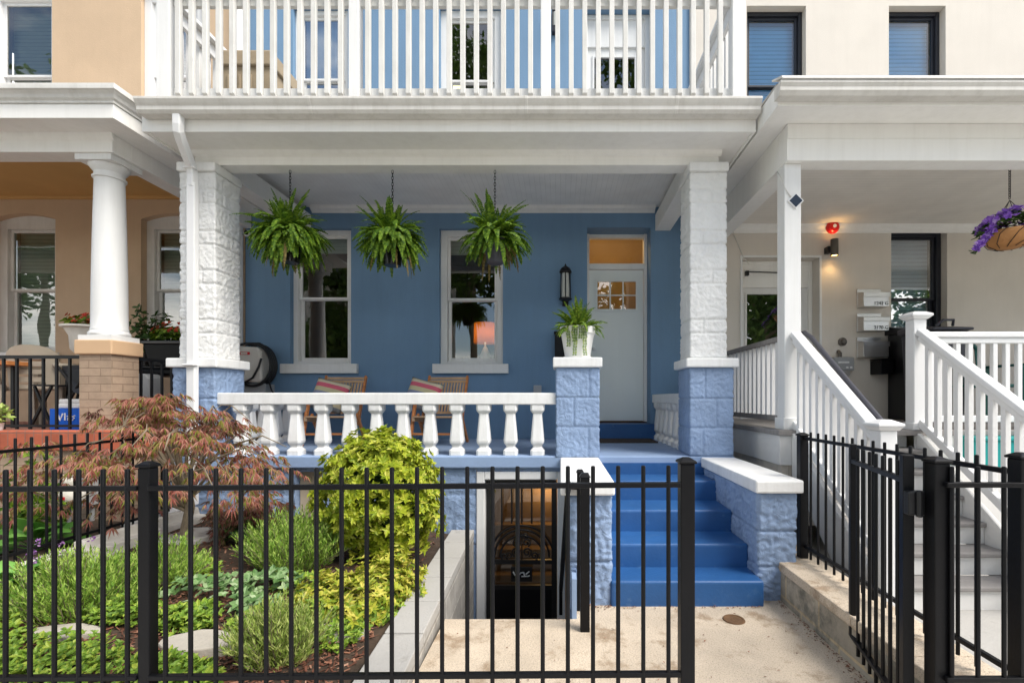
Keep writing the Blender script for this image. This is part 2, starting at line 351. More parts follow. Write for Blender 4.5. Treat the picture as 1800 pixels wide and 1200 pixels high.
leafmat('bark_chip', [(0,(.06,.024,.014)),(.5,(.18,.07,.042)),(.85,(.30,.14,.085)),(1,(.38,.22,.15))], 0, .9)
def wicker():
    m, nt, out = newmat('stripes'); p = N(nt, 'ShaderNodeBsdfPrincipled', Roughness=.85); L(nt, p.outputs[0], out.inputs[0])
    t = N(nt, 'ShaderNodeTexCoord'); s_ = N(nt, 'ShaderNodeSeparateXYZ'); L(nt, t.outputs['Generated'], s_.inputs[0])
    r = ramp(nt, [(0,(.20,.22,.24)),(.14,(.60,.52,.34)),(.3,(.62,.10,.13)),(.42,(.22,.25,.36)),(.54,(.55,.50,.30)),(.68,(.62,.12,.18)),(.82,(.62,.55,.40)),(.93,(.25,.26,.22))]); r.color_ramp.interpolation = 'CONSTANT'
    L(nt, s_.outputs[2], r.inputs[0]); L(nt, r.outputs[0], p.inputs['Base Color'])
wicker()
# ------------------------------------------------------------------ camera, sky, sun
cam = bpy.data.cameras.new('camera'); cam_o = bpy.data.objects.new('camera', cam); COL.objects.link(cam_o)
cam.sensor_width = 36; cam.lens = 36*F/1800; cam.shift_x = (900-VX)/1800; cam.shift_y = (VY-600)/1800
cam.clip_start = .05; cam.clip_end = 2000; cam_o.location = (0,0,CZ); cam_o.rotation_euler = (rad(90),0,0); S.camera = cam_o
W = bpy.data.worlds.new('World'); S.world = W; W.use_nodes = True; nt = W.node_tree; nt.nodes.clear()
CLOUD_TURN = 240
SUN_EL, SUN_AZ = 50.0, 122.0     # azimuth clockwise from +y: behind the viewer, off to the right
sky = nt.nodes.new('ShaderNodeTexSky'); sky.sky_type = 'NISHITA'; sky.sun_disc = False
sky.sun_elevation = rad(SUN_EL); sky.sun_rotation = rad(SUN_AZ); sky.air_density = 1.0; sky.dust_density = 1.0; sky.ozone_density = 1.0
tc = nt.nodes.new('ShaderNodeTexCoord'); mp = nt.nodes.new('ShaderNodeMapping'); mp.inputs['Scale'].default_value = (1,1,2.2); mp.inputs['Rotation'].default_value = (0,0,rad(CLOUD_TURN)); nt.links.new(tc.outputs['Generated'], mp.inputs[0])
cn = N(nt, 'ShaderNodeTexNoise', Scale=2.6, Detail=8.0, Roughness=.56); nt.links.new(mp.outputs[0], cn.inputs['Vector'])
cr = ramp(nt, [(.45,(0,0,0)),(.61,(.92,.92,.92))]); nt.links.new(cn.outputs[0], cr.inputs[0])
mx = N(nt, 'ShaderNodeMix', data_type='RGBA'); nt.links.new(cr.outputs[0], mx.inputs[0]); nt.links.new(sky.outputs[0], mx.inputs[6]); mx.inputs[7].default_value = (8.4,8.1,7.7,1)
sz = nt.nodes.new('ShaderNodeSeparateXYZ'); nt.links.new(tc.outputs['Generated'], sz.inputs[0])
zr_ = ramp(nt, [(0,(2.25,2.2,2.12)),(.28,(1.7,1.68,1.64)),(.75,(.60,.61,.62)),(1,(.52,.53,.54))]); nt.links.new(sz.outputs[2], zr_.inputs[0])   # overcast, brightened low down to throw fill light under the porch roofs
cm_ = N(nt, 'ShaderNodeMix', data_type='RGBA', blend_type='MULTIPLY'); cm_.inputs[0].default_value = 1; cm_.inputs[6].default_value = (8.4,8.15,7.8,1); nt.links.new(zr_.outputs[0], cm_.inputs[7]); nt.links.new(cm_.outputs[2], mx.inputs[7])
bg = nt.nodes.new('ShaderNodeBackground'); bg.inputs[1].default_value = .10; nt.links.new(mx.outputs[2], bg.inputs[0])
wo = nt.nodes.new('ShaderNodeOutputWorld'); nt.links.new(bg.outputs[0], wo.inputs[0])
sl = bpy.data.lights.new('sun', 'SUN'); sl.energy = 2.1; sl.angle = rad(32); sl.color = (1,.95,.87)
so = bpy.data.objects.new('sun', sl); COL.objects.link(so)
az, el = rad(SUN_AZ), rad(SUN_EL); sd = Vector((math.sin(az)*math.cos(el), math.cos(az)*math.cos(el), math.sin(el)))
so.rotation_euler = (-sd).to_track_quat('-Z','Y').to_euler(); so.location = (0,-5,12)
S.view_settings.view_transform = 'Standard'; S.view_settings.look = 'None'; S.view_settings.exposure = 1.24; S.view_settings.gamma = 1
S.cycles.max_bounces = 10; S.cycles.diffuse_bounces = 5; S.cycles.glossy_bounces = 4; S.cycles.transparent_max_bounces = 12; S.cycles.transmission_bounces = 4
S.cycles.sample_clamp_indirect = 6

# depths of the main planes, metres from the viewer
FF, PF, WF, GZ = 1.75, 4.43, 6.33, -.04
FLOOR = .772
to_xy = lambda u, v, z: (u, v, z)
def xz(u, v, y): return (u, y, v)
def yz(u, v, x): return (x, u, v)

# ------------------------------------------------------------------ ground
AREA = (-.80, .075, 2.94, 4.50)
g = MB().sheet([-300,-40,-3.2,9,40,300], [-300,-40,1.6,40,300], -.16, [AREA, (-30,30,-3.98,1.6), (-1.6,.9,4.50,6.2)], to_xy); tag(g.build('ground', 'lawn', loc=(0,0,0), fix=False), kind='structure')
w = MB(); w.box(-30,30,-3.99,1.62,-.26,-.13); tag(w.build('sidewalk', 'sidewalk', loc=(0,0,0)), kind='structure')  # out of view; made wide and pale to bounce light under the porches
w = MB(); w.box(-300,300,-12,-4,-.35,-.155); tag(w.build('street', 'asphalt', loc=(0,0,0)), kind='structure')
w = MB(); w.box(-.70,1.463,1.62,2.94,-.3,GZ); w.box(.076,1.463,2.94,4.6,-.3,GZ-.001)
tag(w.build('walkway', 'concrete_walk', loc=(0,0,0)), kind='structure')
w = MB(); w.box(1.75,9,1.62,6.3,-.3,-.02); tag(w.build('neighbour_walkway', 'concrete_grey', loc=(0,0,0)), kind='structure')
def soil_z(x, y):
    t = max(0, min(1, (-.95-x)/2.2)); return .055 + .16*t + .02*(y-3)*t + .025*noise.noise(Vector((x*3,y*3,0))) + .012*noise.noise(Vector((x*11,y*11,3)))
m = MB(); nx, ny = 70, 80
for j in range(ny+1):
    for i in range(nx+1):
        x = -3.25 + 2.33*i/nx; y = 1.66 + 2.86*j/ny; m.v.append((x, y, soil_z(x, y)))
for j in range(ny):
    for i in range(nx):
        a = j*(nx+1)+i; m.f.append((a, a+1, a+nx+2, a+nx+1))
tag(m.build('garden_soil', 'dirt', smooth=True, loc=(0,0,0), fix=False), kind='structure')
m = MB()
for j in range(41):
    for i in range(61):
        x = -9.0 + 5.72*i/60; y = 1.64 + 2.66*j/40; m.v.append((x, y, .24 + .03*noise.noise(Vector((x*4,y*4,0)))))
for j in range(40):
    for i in range(60):
        a = j*61+i; m.f.append((a, a+1, a+62, a+61))
tag(m.build('neighbour_soil', 'dirt', smooth=True, loc=(0,0,0), fix=False), kind='structure')
m = MB(); m.box(1.70,2.05,2.9,4.0,-.03,.02); tag(m.build('gravel_strip', 'gravel', loc=(0,0,0)), kind='structure')

# ------------------------------------------------------------------ rock-faced masonry
def rock(mb, path, courses, joints, amp=.012, res=.0105, jw=.006, jd=.007, seed=0, closed=True):
    """path: corners [(x,y)] ; courses: z list ; joints[c]: distances along the path with an upright joint"""
    pts = []; nrm = []; us = []; u = 0; n = len(path); segs = n if closed else n-1
    def en(i):
        a = Vector(path[i % n]); b = Vector(path[(i+1) % n]); d = (b-a).normalized(); return Vector((d.y, -d.x))
    for i in range(segs):
        a = Vector(path[i]); b = Vector(path[(i+1) % n]); ln = (b-a).length; k = max(2, int(ln/res))
        for j in range(k):
            p = a.lerp(b, j/k); nn = en(i)
            if j == 0 and (closed or i > 0): nn = (en(i) + en(i-1 if i else n-1)).normalized()*1.2
            pts.append(p); nrm.append(nn); us.append(u + ln*j/k)
        u += ln
    if not closed: pts.append(Vector(path[-1])); nrm.append(en(n-2)); us.append(u)
    z0, z1 = courses[0], courses[-1]; nz = max(2, int((z1-z0)/res)); base = len(mb.v); m = len(pts)
    for j in range(nz+1):
        z = z0 + (z1-z0)*j/nz; c = 0
        while c < len(courses)-2 and z > courses[c+1]: c += 1
        dz = min(abs(z-courses[c]), abs(z-courses[c+1]))
        for i in range(m):
            dj = dz
            for q in joints[c % len(joints)]: dj = min(dj, abs(us[i]-q))
            k = max(0, min(1, (dj - jw*.3)/(jw*1.5))); k = k*k*(3-2*k)
            P = Vector((pts[i].x*1.0+seed, pts[i].y, z))
            warp = P + .05*Vector((noise.noise(P*7), noise.noise(P*7+Vector((9,0,0))), noise.noise(P*7+Vector((0,9,0)))))
            h = .35*noise.noise(warp*9) + .75*(.45-abs(noise.noise(warp*19+Vector((3,3,3)))))*1.5 + .45*noise.noise(warp*34) + .25*noise.noise(warp*70)
            d = -jd*(1-k) + k*amp*(.35+h)
            mb.v.append((pts[i].x + nrm[i].x*d, pts[i].y + nrm[i].y*d, z))
    for j in range(nz):
        for i in range(m if closed else m-1):
            a = base + j*m + i; b = base + j*m + (i+1) % m
            mb.f.append((a, b, b+m, a+m))
    return mb

# ------------------------------------------------------------------ windows
def casing(mb, x0, x1, z0, z1, y0, y1, w, wb=None):
    wb = w if wb is None else wb
    mb.box(x0, x0+w, y0, y1, z0, z1); mb.box(x1-w, x1, y0, y1, z0, z1); mb.box(x0+w, x1-w, y0, y1, z1-w, z1)
    if wb: mb.box(x0+w, x1-w, y0, y1, z0, z0+wb)
def hung_window(parent, x0, x1, z0, z1, y, frame='white_paint', glass='glass', cw=.07, sw=.038, meet=.5, sill=None, blind=None, blind_to=None, arch=0, bottom='glass', half_open=False):
    m = MB(); casing(m, x0, x1, z0, z1-arch, y, y+.11, cw, .04)
    if arch:
        n = 14; top = [(x0 + (x1-x0)*i/n, z1 - arch*(2*i/n-1)**2) for i in range(n+1)]
        m.prism([(x0, z1-arch-.001)] + top[0:] + [(x1, z1-arch-.001)], 'y', y+.002, y+.11)
    win = m.build('window', frame, parent, bevel=.006)
    a0, a1, b0, b1 = x0+cw, x1-cw, z0+.04, z1-arch-cw; zm = b0 + (b1-b0)*meet
    up = MB(); casing(up, a0, a1, zm-.012, b1, y+.035, y+.068, sw, sw*.8); up.build('sash', frame, win, bevel=.004)
    lo = MB(); casing(lo, a0+.004, a1-.004, b0, zm+.02, y+.07, y+.10, sw*1.1, sw*1.35); lo.build('sash', frame, win, bevel=.004)
    MB().quad((a0+sw, y+.05, zm), (a1-sw, y+.05, zm), (a1-sw, y+.05, b1-sw), (a0+sw, y+.05, b1-sw)).build('pane', glass, win, fix=False)
    MB().quad((a0+sw, y+.085, b0+sw), (a1-sw, y+.085, b0+sw), (a1-sw, y+.085, zm), (a0+sw, y+.085, zm)).build('pane', bottom if bottom != 'glass' else glass, win, fix=False)
    if sill:
        s = MB(); s.box(x0-sill[0], x1+sill[0], y-.19+sill[2] if len(sill) > 2 else y-.14, y+.03, z0-sill[1], z0-.001); s.build('sill', 'white_paint', win, bevel=.006)
    if blind:
        zb = b0 if blind_to is None else b0 + (b1-b0)*blind_to
        s = MB(); s.box(a0+.01, a1-.01, y+.15, y+.165, zb, b1+.02); s.build('blind', blind, win)
    return win
# ------------------------------------------------------------------ the blue house
H = thing('row_house', 'blue stucco row house with white trimmed porch in the middle', 'house', (-1.2, WF, GZ))
WIN = [(-3.537,-2.740,1.750,3.525), (-1.586,-.752,1.750,3.525), (.35,1.184,.95,3.535)]
UPW = [(-3.50,-2.78,4.86,6.42), (-1.58,-.77,4.86,6.42), (.30,1.19,4.05,6.40)]
m = MB(); m.sheet([-4.12,1.715], [-1.5,3.95,7.6], WF, WIN+UPW, xz)
for a,b,c,d in WIN+UPW:
    y2 = WF+.30
    m.quad((a,WF,c),(a,y2,c),(a,y2,d),(a,WF,d)); m.quad((b,WF,c),(b,y2,c),(b,y2,d),(b,WF,d)); m.quad((a,WF,d),(b,WF,d),(b,y2,d),(a,y2,d)); m.quad((a,WF,c),(b,WF,c),(b,y2,c),(a,y2,c))
m.build('wall', 'blue_stucco', H, fix=False)
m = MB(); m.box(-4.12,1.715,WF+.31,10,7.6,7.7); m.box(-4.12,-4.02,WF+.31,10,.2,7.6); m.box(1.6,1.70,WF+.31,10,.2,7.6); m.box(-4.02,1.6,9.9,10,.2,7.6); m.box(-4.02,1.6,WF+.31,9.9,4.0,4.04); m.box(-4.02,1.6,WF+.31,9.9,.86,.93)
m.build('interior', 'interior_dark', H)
m = MB(); m.box(.20,.26,WF+.31,9.88,.93,4.0); m.box(.262,1.6,8.0,8.06,.93,4.0); m.box(.262,1.598,WF+.32,8.0,3.96,3.998); m.box(1.56,1.598,WF+.32,8.0,.93,3.96); m.build('hall_wall', 'interior_hall', H)
hung_window(H, *WIN[0], WF+.075, sill=(.10,.125), meet=.5, glass='glass', cw=.062, blind='blind_low', blind_to=.88)
hung_window(H, *WIN[1], WF+.075, sill=(.075,.125), meet=.5, glass='glass', cw=.085, blind='blind_low', blind_to=.88)
hung_window(H, *UPW[0], WF+.06, meet=.43, glass='glass_mirror', cw=.06, blind='curtain', blind_to=.43)
hung_window(H, *UPW[1], WF+.06, meet=.43, glass='glass', cw=.10)
# front door
y = 6.60; dx0, dx1 = .352, 1.182
m = MB(); casing(m, dx0, dx1, .985, 3.60, y-.02, y+.10, .042, .0); m.box(dx0+.042, dx1-.042, y-.02, y+.10, 3.06, 3.135)
m.box(dx0+.042, dx1-.042, y+.0, y+.10, 3.49, 3.556)
D = m.build('front_door', 'beam_white_lifted', H, bevel=.006)
a, b, z0, z1 = dx0+.044, dx1-.046, .995, 3.055
m = MB(); lite = (a+.11, b-.10, 2.52, 2.90)
m.sheet([a,b],[z0,z1], y+.03, [lite], xz)
for x0,x1,c,d in ((a,b,z0,z1),): m.box(x0,x1,y+.075,y+.085,c,lite[2]-.01)
def panel(mb, x0,x1,c,d,yy):
    for k,(ins,dy) in enumerate(((0,0),(.012,.008),(.03,.008),(.045,-.003))):
        pass
    casing(mb, x0,x1,c,d, yy-.007, yy-.001, .014)
    mb.box(x0+.05,x1-.05,yy-.005,yy-.001,c+.05,d-.05)
panel(m, a+.09, (a+b)/2-.035, z0+.30, 2.30, y+.03); panel(m, (a+b)/2+.035, b-.08, z0+.30, 2.30, y+.03)
sl_ = m.build('door_slab', 'door_paint', D)
m = MB(); casing(m, lite[0]-.03, lite[1]+.03, lite[2]-.03, lite[3]+.03, y+.012, y+.045, .032)
for k in (1,2): xx = lite[0]+(lite[1]-lite[0])*k/3; m.box(xx-.009,xx+.009,y+.016,y+.04,lite[2]+.002,lite[3]-.002)
zz = (lite[2]+lite[3])/2; m.box(lite[0]+.002,lite[1]-.002,y+.018,y+.038,zz-.009,zz+.009); m.build('glazing_bars', 'door_paint', D, bevel=.003)
MB().quad((lite[0],y+.03,lite[2]),(lite[1],y+.03,lite[2]),(lite[1],y+.03,lite[3]),(lite[0],y+.03,lite[3])).build('pane', 'glass', D, fix=False)
MB().quad((dx0+.04,y+.05,3.13),(dx1-.04,y+.05,3.13),(dx1-.04,y+.05,3.56),(dx0+.04,y+.05,3.56)).build('transom', 'glass_dim' if False else 'glass_clear', D, fix=False)
m = MB(); m.lathe([(.0,0),(.022,.0),(.026,.03),(.02,.05),(0.001,.055)],(0,0,0),14); m.v = [(a+.06+x, y+.03-z, 1.98+yy_) for x,yy_,z in m.v]; m.lathe([(.0,0),(.02,.0),(.02,.012),(0.001,.015)],(0,0,0),14)
n_ = 14*4; m.v[-n_:] = [(a+.06+x, y+.03-z, 2.16+yy_) for x,yy_,z in m.v[-n_:]]
m.build('handle', 'steel', D, smooth='auto')
MB().box(dx0-.05, 1.25, 6.25, 6.60, FLOOR-.01, .97).build('door_step', 'blue_step', H, bevel=.008)
# upper balcony door
m = MB(); casing(m, .302, 1.188, 4.05, 6.398, WF+.10, WF+.2, .06, 0); m.box(.362,1.128,WF+.12,WF+.2,5.98,6.338)
U = m.build('balcony_door', 'white_paint', H, bevel=.005)
m = MB(); m.sheet([.364,1.126],[4.05,5.98],WF+.15,[(.45,1.00,4.3,5.86)],xz); casing(m,.43,1.02,4.28,5.88,WF+.135,WF+.165,.025); m.build('door_slab','white_paint',U)
MB().quad((.45,WF+.16,4.3),(1.0,WF+.16,4.3),(1.0,WF+.16,5.86),(.45,WF+.16,5.86)).build('pane','glass',U,fix=False)

# porch
m = MB(); m.box(-3.60,1.60,PF+.0,WF-.002,.66,FLOOR); m.build('porch_floor', 'blue_smooth', H, bevel=.012)
DOORX = (-.775, .045)
m = MB(); y = PF+.05
rock(m, [(-3.60,y),(-2.46,y)], [-.05,.18,.42,.66], [[.35,.8],[.15,.6,1.0],[.4,.85]], closed=False, seed=4, res=.022)
rock(m, [(-2.20,y),(DOORX[0]-.001,y)], [-.05,.18,.42,.66], [[.4,.85,1.2],[.2,.65,1.05],[.4,.85,1.3]], closed=False, seed=8, res=.022)
m.quad((-2.46,y+.005,.62),(-2.20,y+.005,.62),(-2.20,y+.005,.66),(-2.46,y+.005,.66))
m.quad((-2.46,y,-.05),(-2.46,y+.12,-.05),(-2.46,y+.12,.62),(-2.46,y,.62)); m.quad((-2.20,y,-.05),(-2.20,y+.12,-.05),(-2.20,y+.12,.62),(-2.20,y,.62))
m.quad((.045,y,-.1),(1.6,y,-.1),(1.6,y,.66),(.045,y,.66)); m.quad((-3.60,y,-.1),(-3.60,WF,-.1),(-3.60,WF,.66),(-3.60,y,.66)); m.quad((1.60,y,-.1),(1.60,WF,-.1),(1.60,WF,.66),(1.60,y,.66))
m.quad((-1.2,y,-1.5),(DOORX[0],y,-1.5),(DOORX[0],y,-.05),(-1.2,y,-.05)); m.quad((DOORX[0],y,.625),(DOORX[1],y,.625),(DOORX[1],y,.66),(DOORX[0],y,.66))
m.build('foundation_wall', 'blue_block', H, smooth=True, fix=False)
m = MB(); m.box(-2.455,-2.205,PF+.13,PF+.16,-.05,.618); casing(m,-2.36,-2.215,.08,.57,PF+.122,PF+.131,.012); m.build('crawlspace_door', 'cream_door', H, bevel=.003)

def pier(xa, xb, sa, sb, seed, label=None):
    P = MB(); w = xb-xa; d = w+.03
    rock(P, [(xa,PF),(xb,PF),(xb,PF+d),(xa,PF+d)], [FLOOR,1.03,1.30,1.583], [[w*.30,w+.12,2*w+d+.2],[w*.62,w+.3,2*w+d+.1],[w*.35,w+.16,2*w+d+.25]], seed=seed, amp=.008)
    o = P.build('pier', 'blue_block', H, smooth=True)
    c = MB(); c.box(xa-.045,xb+.045,PF-.04,PF+d+.04,1.583,1.668); c.build('pier_cap', 'white_masonry', o, bevel=.012)
    w2 = sb-sa; s = MB(); ys = PF+.03; d2 = w2+.02
    cs = [1.668]; alt = [.235,.125,.33,.125,.235,.125,.255,.125]; k = 0
    while cs[-1] < 3.30: cs.append(min(cs[-1]+alt[k % 8], 3.385)); k += 1
    cs[-1] = 3.385
    rock(s, [(sa,ys),(sb,ys),(sb,ys+d2),(sa,ys+d2)], cs, [[],[w2*.36,w2+.2,2*w2+d2+.1],[],[w2*.62,w2+.1]], seed=seed+20, amp=.010)
    s.build('shaft', 'white_block', o, smooth=True)
    c = MB(); c.box(sa-.02,sb+.02,ys-.035,ys+d2+.02,3.385,3.468); c.build('capital', 'white_masonry', o, bevel=.012)
    return o
pier(-3.544,-3.169,-3.50,-3.185,1); pier(1.19,1.58,1.20,1.527,5)
# low pedestal at the head of the steps
P = MB(); rock(P, [(-.036,PF),(.354,PF),(.354,PF+.39),(-.036,PF+.39)], [FLOOR-.02,1.04,1.31,1.583], [[.29,.5],[.16,.6],[.30,.5]], seed=12, amp=.008); o = P.build('pedestal', 'blue_block', H, smooth=True)
MB().box(-.068,.383,PF-.035,PF+.42,1.583,1.675).build('pedestal_cap', 'white_masonry', o, bevel=.012)
# porch roof: beams, soffit, ceiling
m = MB(); m.box(-3.40,1.475,4.50,4.68,3.47,3.60); m.prism([(4.50,3.545),(4.47,3.56),(4.455,3.585),(4.44,3.60),(4.50,3.60)],'x',-3.42,1.495); m.build('porch_beam', 'beam_white_lifted', H, bevel=.006)
for sx in (-3.46, 1.24): MB().box(sx,sx+.20,4.681,WF-.003,3.49,3.70).build('side_beam', 'beam_white_lifted', H, bevel=.006)
MB().box(-4.1,1.66,4.69,WF-.004,3.80,3.83).build('porch_ceiling', 'bead_blue', H)
m = MB(); m.prism([(6.325,3.80),(6.25,3.80),(6.27,3.765),(6.31,3.74),(6.325,3.72)],'x',-3.25,1.235); m.prism([(4.681,3.60),(4.70,3.60),(4.72,3.80),(4.681,3.80)],'x',-3.25,1.235); m.build('cornice', 'white_paint', H, bevel=.003)
MB().box(-3.57,1.668,4.16,4.70,3.59,3.602).build('soffit', 'beam_white_lifted', H)
m = MB(); m.box(-3.575,1.672,4.13,4.158,3.575,3.735); m.box(-3.575,-3.55,4.159,WF-.01,3.575,3.735); m.box(1.647,1.672,4.159,WF-.01,3.575,3.735); m.build('fascia', 'beam_white_lifted', H, bevel=.005)
m = MB(); m.prism([(4.125,3.675),(4.04,3.675),(4.02,3.70),(4.02,3.73),(4.005,3.75),(3.99,3.775),(3.99,3.795),(4.003,3.795),(4.006,3.78),(4.125,3.78)],'x',-3.53,1.672)
for gx in (-2.1,-.3,.95): m.prism([(4.10,3.673),(4.038,3.673),(4.018,3.699),(4.018,3.729),(4.003,3.749),(3.988,3.774),(3.988,3.797),(4.10,3.797)],'x',gx,gx+.03)
m.build('gutter', 'gutter_white', H, bevel=.004)
MB().box(-3.57,1.668,4.13,WF-.005,3.80+.031,3.85).build('balcony_floor', 'concrete_grey', H)
MB().box(-3.57,1.668,4.128,4.24,3.74,3.83).build('drip_edge', 'old_white', H)
# downspout with its elbows
m = MB(); xd = -3.316
m.tube([(-3.215,4.07,3.69),(-3.215,4.07,3.60),(-3.222,4.08,3.55),(-3.24,4.13,3.51),(-3.29,4.28,3.41),(-3.31,4.34,3.37),(xd,4.36,3.31),(xd,4.36,3.2)],.046,4); m.bar((xd,4.36,3.24),(xd,4.36,.34),.078,.058,(1,0,0))
m.bar((xd,4.36,.36),(xd-.06,4.20,.30),.078,.058,(1,0,0)); m.bar((xd-.05,4.22,.31),(xd-.16,3.85,.27),.078,.058,(1,0,0))
for zz in (1.60, 3.36): m.bar((xd-.055,4.33,zz),(xd+.055,4.33,zz),.065,.02)
m.build('downspout', 'vinyl_white', H, bevel=.012)
# second white downpipe on the party line
m = MB(); m.tube([(-4.17,6.26,7.5),(-4.17,6.26,.8)],.055,12); m.build('downpipe', 'vinyl_white', H, smooth='auto')

# basement entrance
m = MB(); x0,x1 = DOORX; yb = PF+.055
casing(m, x0, x1, -1.4, .625, yb-.025, yb+.14, .075, 0); B = m.build('basement_door', 'white_paint', H, bevel=.008)
m = MB(); yg = yb+.07; a, b = x0+.078, x1-.078; za, zb = -1.35, .545
casing(m, a, b, za, zb, yg, yg+.03, .05, .05); m.box(a+.05,b-.05,yg,yg+.03,-.26,-.22); m.box(a+.05,b-.05,yg+.002,yg+.03,-.50,-.46); ca = (a+b)/2
for k in range(1,6):
    xx = a+.05+(b-a-.1)*k/6; m.box(xx-.008,xx+.008,yg+.008,yg+.022,.12 if k in (2,3,4) else .06,zb-.05)
def arc(r, cz, t0, t1, n=18, cx=None, sx=1): return [((ca if cx is None else cx)+sx*r*math.cos(t), yg+.015, cz+r*math.sin(t)) for t in [t0+(t1-t0)*i/n for i in range(n+1)]]
for r in (.26,.30): m.tube(arc(r,-.20,0,math.pi),.010,6)
m.tube(arc(.205,-.20,0,math.pi),.010,6)
def spiral(cx, cz, r, turns, sx, ph=0): return [(cx+sx*r*(1-.75*t)*math.cos(ph+turns*2*math.pi*t), yg+.015, cz+r*(1-.75*t)*math.sin(ph+turns*2*math.pi*t)) for t in [i/26 for i in range(27)]]
for sx in (-1,1):
    for cx,cz,r in ((.05,-.15,.045),(.045,-.06,.04),(.12,-.185,.035),(.17,-.19,.03),(.03,.0,.03)): m.tube(spiral(ca+sx*cx,cz,r,1.4,sx,-1.2),.008,5)
    for cx,cz,r in ((.06,-.62,.05),(.09,-.78,.06),(.05,-.92,.04)): m.tube(spiral(ca+sx*cx,cz,r,1.4,sx,-1.2),.008,5)
m.tube(arc(.24,-.74,0,2*math.pi,30),.007,6)
m.tube([(ca,yg+.015,-.22),(ca,yg+.015,.03)],.006,6)
m.build('security_grille', 'black_iron', B)
m = MB(); m.box(a+.05,b-.05,yg+.004,yg+.03,-1.3,-.5); m.build('kick_plate', 'black_metal', B)
MB().quad((a,yb+.12,za),(b,yb+.12,za),(b,yb+.12,zb),(a,yb+.12,zb)).build('pane', 'glass_dim', B, fix=False)
m = MB(); m.box(ca-.10,ca+.10,yg-.012,yg-.002,-.42,-.28); m.build('letter_plate', 'black_iron', B, bevel=.004)
m = MB(); m.box(ca-.085,ca+.085,yg-.018,yg-.013,-.385,-.31); m.build('mail_slot', 'black_metal', B, bevel=.002)
m = MB()
for a0,b0,a1,b1 in ((-.078,.025,-.06,-.012),(-.06,-.012,-.045,.015),(-.03,-.02,-.01,.01),(-.01,.012,.02,.018),(.0,-.02,.05,-.018),(.02,.02,.03,-.015),(.04,.0,.074,.027),(.055,-.02,.078,-.012)): m.bar((ca+a0,yg-.019,-.347+b0),(ca+a1,yg-.019,-.347+b1),.004,.011,(0,1,0))
m.build('worn_marks', 'white_plate', B)
m = MB(); m.box(a-.3,b+.4,5.9,5.95,-1.4,.64); m.box(a-.35,a-.30,yb+.15,5.9,-1.4,.64); m.box(b+.40,b+.45,yb+.15,5.9,-1.4,.64); m.box(a-.3,b+.4,yb+.15,5.9,-1.45,-1.4)
for k in range(5): m.box(a-.1,b+.3,5.1+k*.16,5.88,-1.4+k*.24+.001,-1.16+k*.24)
m.build('basement_hall', 'interior_stair', H)
def lamp(name, loc, col, w, r):
    l = bpy.data.lights.new(name, 'POINT'); l.energy = w; l.color = col; l.shadow_soft_size = r; o = bpy.data.objects.new(name, l); COL.objects.link(o); o.location = loc
lamp('basement_lamp', (-.17,5.74,.26), (1,.55,.16), 5, .05)
lamp('hall_lamp', (.72,7.1,3.78), (1,.66,.28), 5, .08)
lamp('living_room_lamp', (X(853,7.0),7.0,2.25), (1,.66,.30), .75, .035)

# ------------------------------------------------------------------ balustrades
RT, RB = 1.352, 1.243
BAL = [(.066,0),(.066,.045),(.042,.072),(.040,.085),(.060,.115),(.063,.135),(.061,.155),(.043,.37),(.042,.385),(.064,.415),(.066,.43),(.066,RB-FLOOR)]
def balustrade(label, p0, p1, n, first, last):
    d = Vector((p1[0]-p0[0], p1[1]-p0[1], 0)); ln = d.length; d.normalize(); s_ = Vector((-d.y, d.x, 0))
    t = thing('balustrade', label, 'balustrade', (p0[0],p0[1],FLOOR), 'white balustrades round the porch')
    m = MB(); m.bar((p0[0],p0[1],(RT+RB)/2), (p1[0],p1[1],(RT+RB)/2), .15, RT-RB, tuple(s_)); m.build('rail', 'white_masonry', t, bevel=.010)
    b0 = None
    for k in range(n):
        q = Vector((p0[0],p0[1],0)) + d*(first + (last-first)*k/(n-1))
        if b0 is None:
            m = MB(); m.square_turn(BAL, (q.x,q.y,FLOOR)); b0 = m.build('baluster', 'white_masonry', t, bevel=.003); q0 = q
        else: dup(b0, q.x-q0.x, q.y-q0.y)
    return t
yb_ = 4.53; bx0, bx1 = X(427,yb_), X(945,yb_)
balustrade('long white balustrade along the front edge of the blue porch', (-3.168,yb_), (-.037,yb_), 12, bx0+3.168, bx1+3.168)
balustrade('short white balustrade between right porch pier and blue wall', (1.275,4.86), (1.275,WF-.005), 6, .13, 1.36)
balustrade('short white balustrade between left porch pier and blue wall', (-3.36,4.84), (-3.36,WF-.005), 6, .15, 1.36)

# balcony railing
t = thing('balcony_railing', 'white wooden railing round the balcony on the porch roof', 'railing', (-1.0,4.3,3.85)); yr = 4.30
for px in (293, 625, 959.5, 1296):
    m = MB(); xx = X(px,yr); w = .058 if px in (293,1296) else .045; m.box(xx-w,xx+w,yr-.045,yr+.06,3.851,5.05); m.build('post', 'white_paint', t, bevel=.006)
xa, xb = X(305,yr), X(1287,yr)
m = MB(); m.box(xa,xb,yr,yr+.04,3.985,4.055); m.build('bottom_rail','white_paint',t,bevel=.004)
m = MB(); m.box(xa,xb,yr,yr+.04,4.785,4.90); m.box(xa,xb,yr-.06,yr+.09,4.901,4.94); m.build('top_rail','old_white',t,bevel=.004)
b0 = None; x = X(318,yr); stp = 23.65*yr/F
posts = [X(p,yr) for p in (293,625,959.5,1296)]
while x < xb-.03:
    if min(abs(x-p) for p in posts) > .075:
        if b0 is None:
            m = MB(); m.prism([(yr-.002,3.955),(yr-.045,3.985),(yr-.045,4.88),(yr-.002,4.88)],'x',x-.021,x+.021); b0 = m.build('baluster','old_white',t,bevel=.003); x0_ = x
        else: dup(b0, x-x0_)
    x += stp
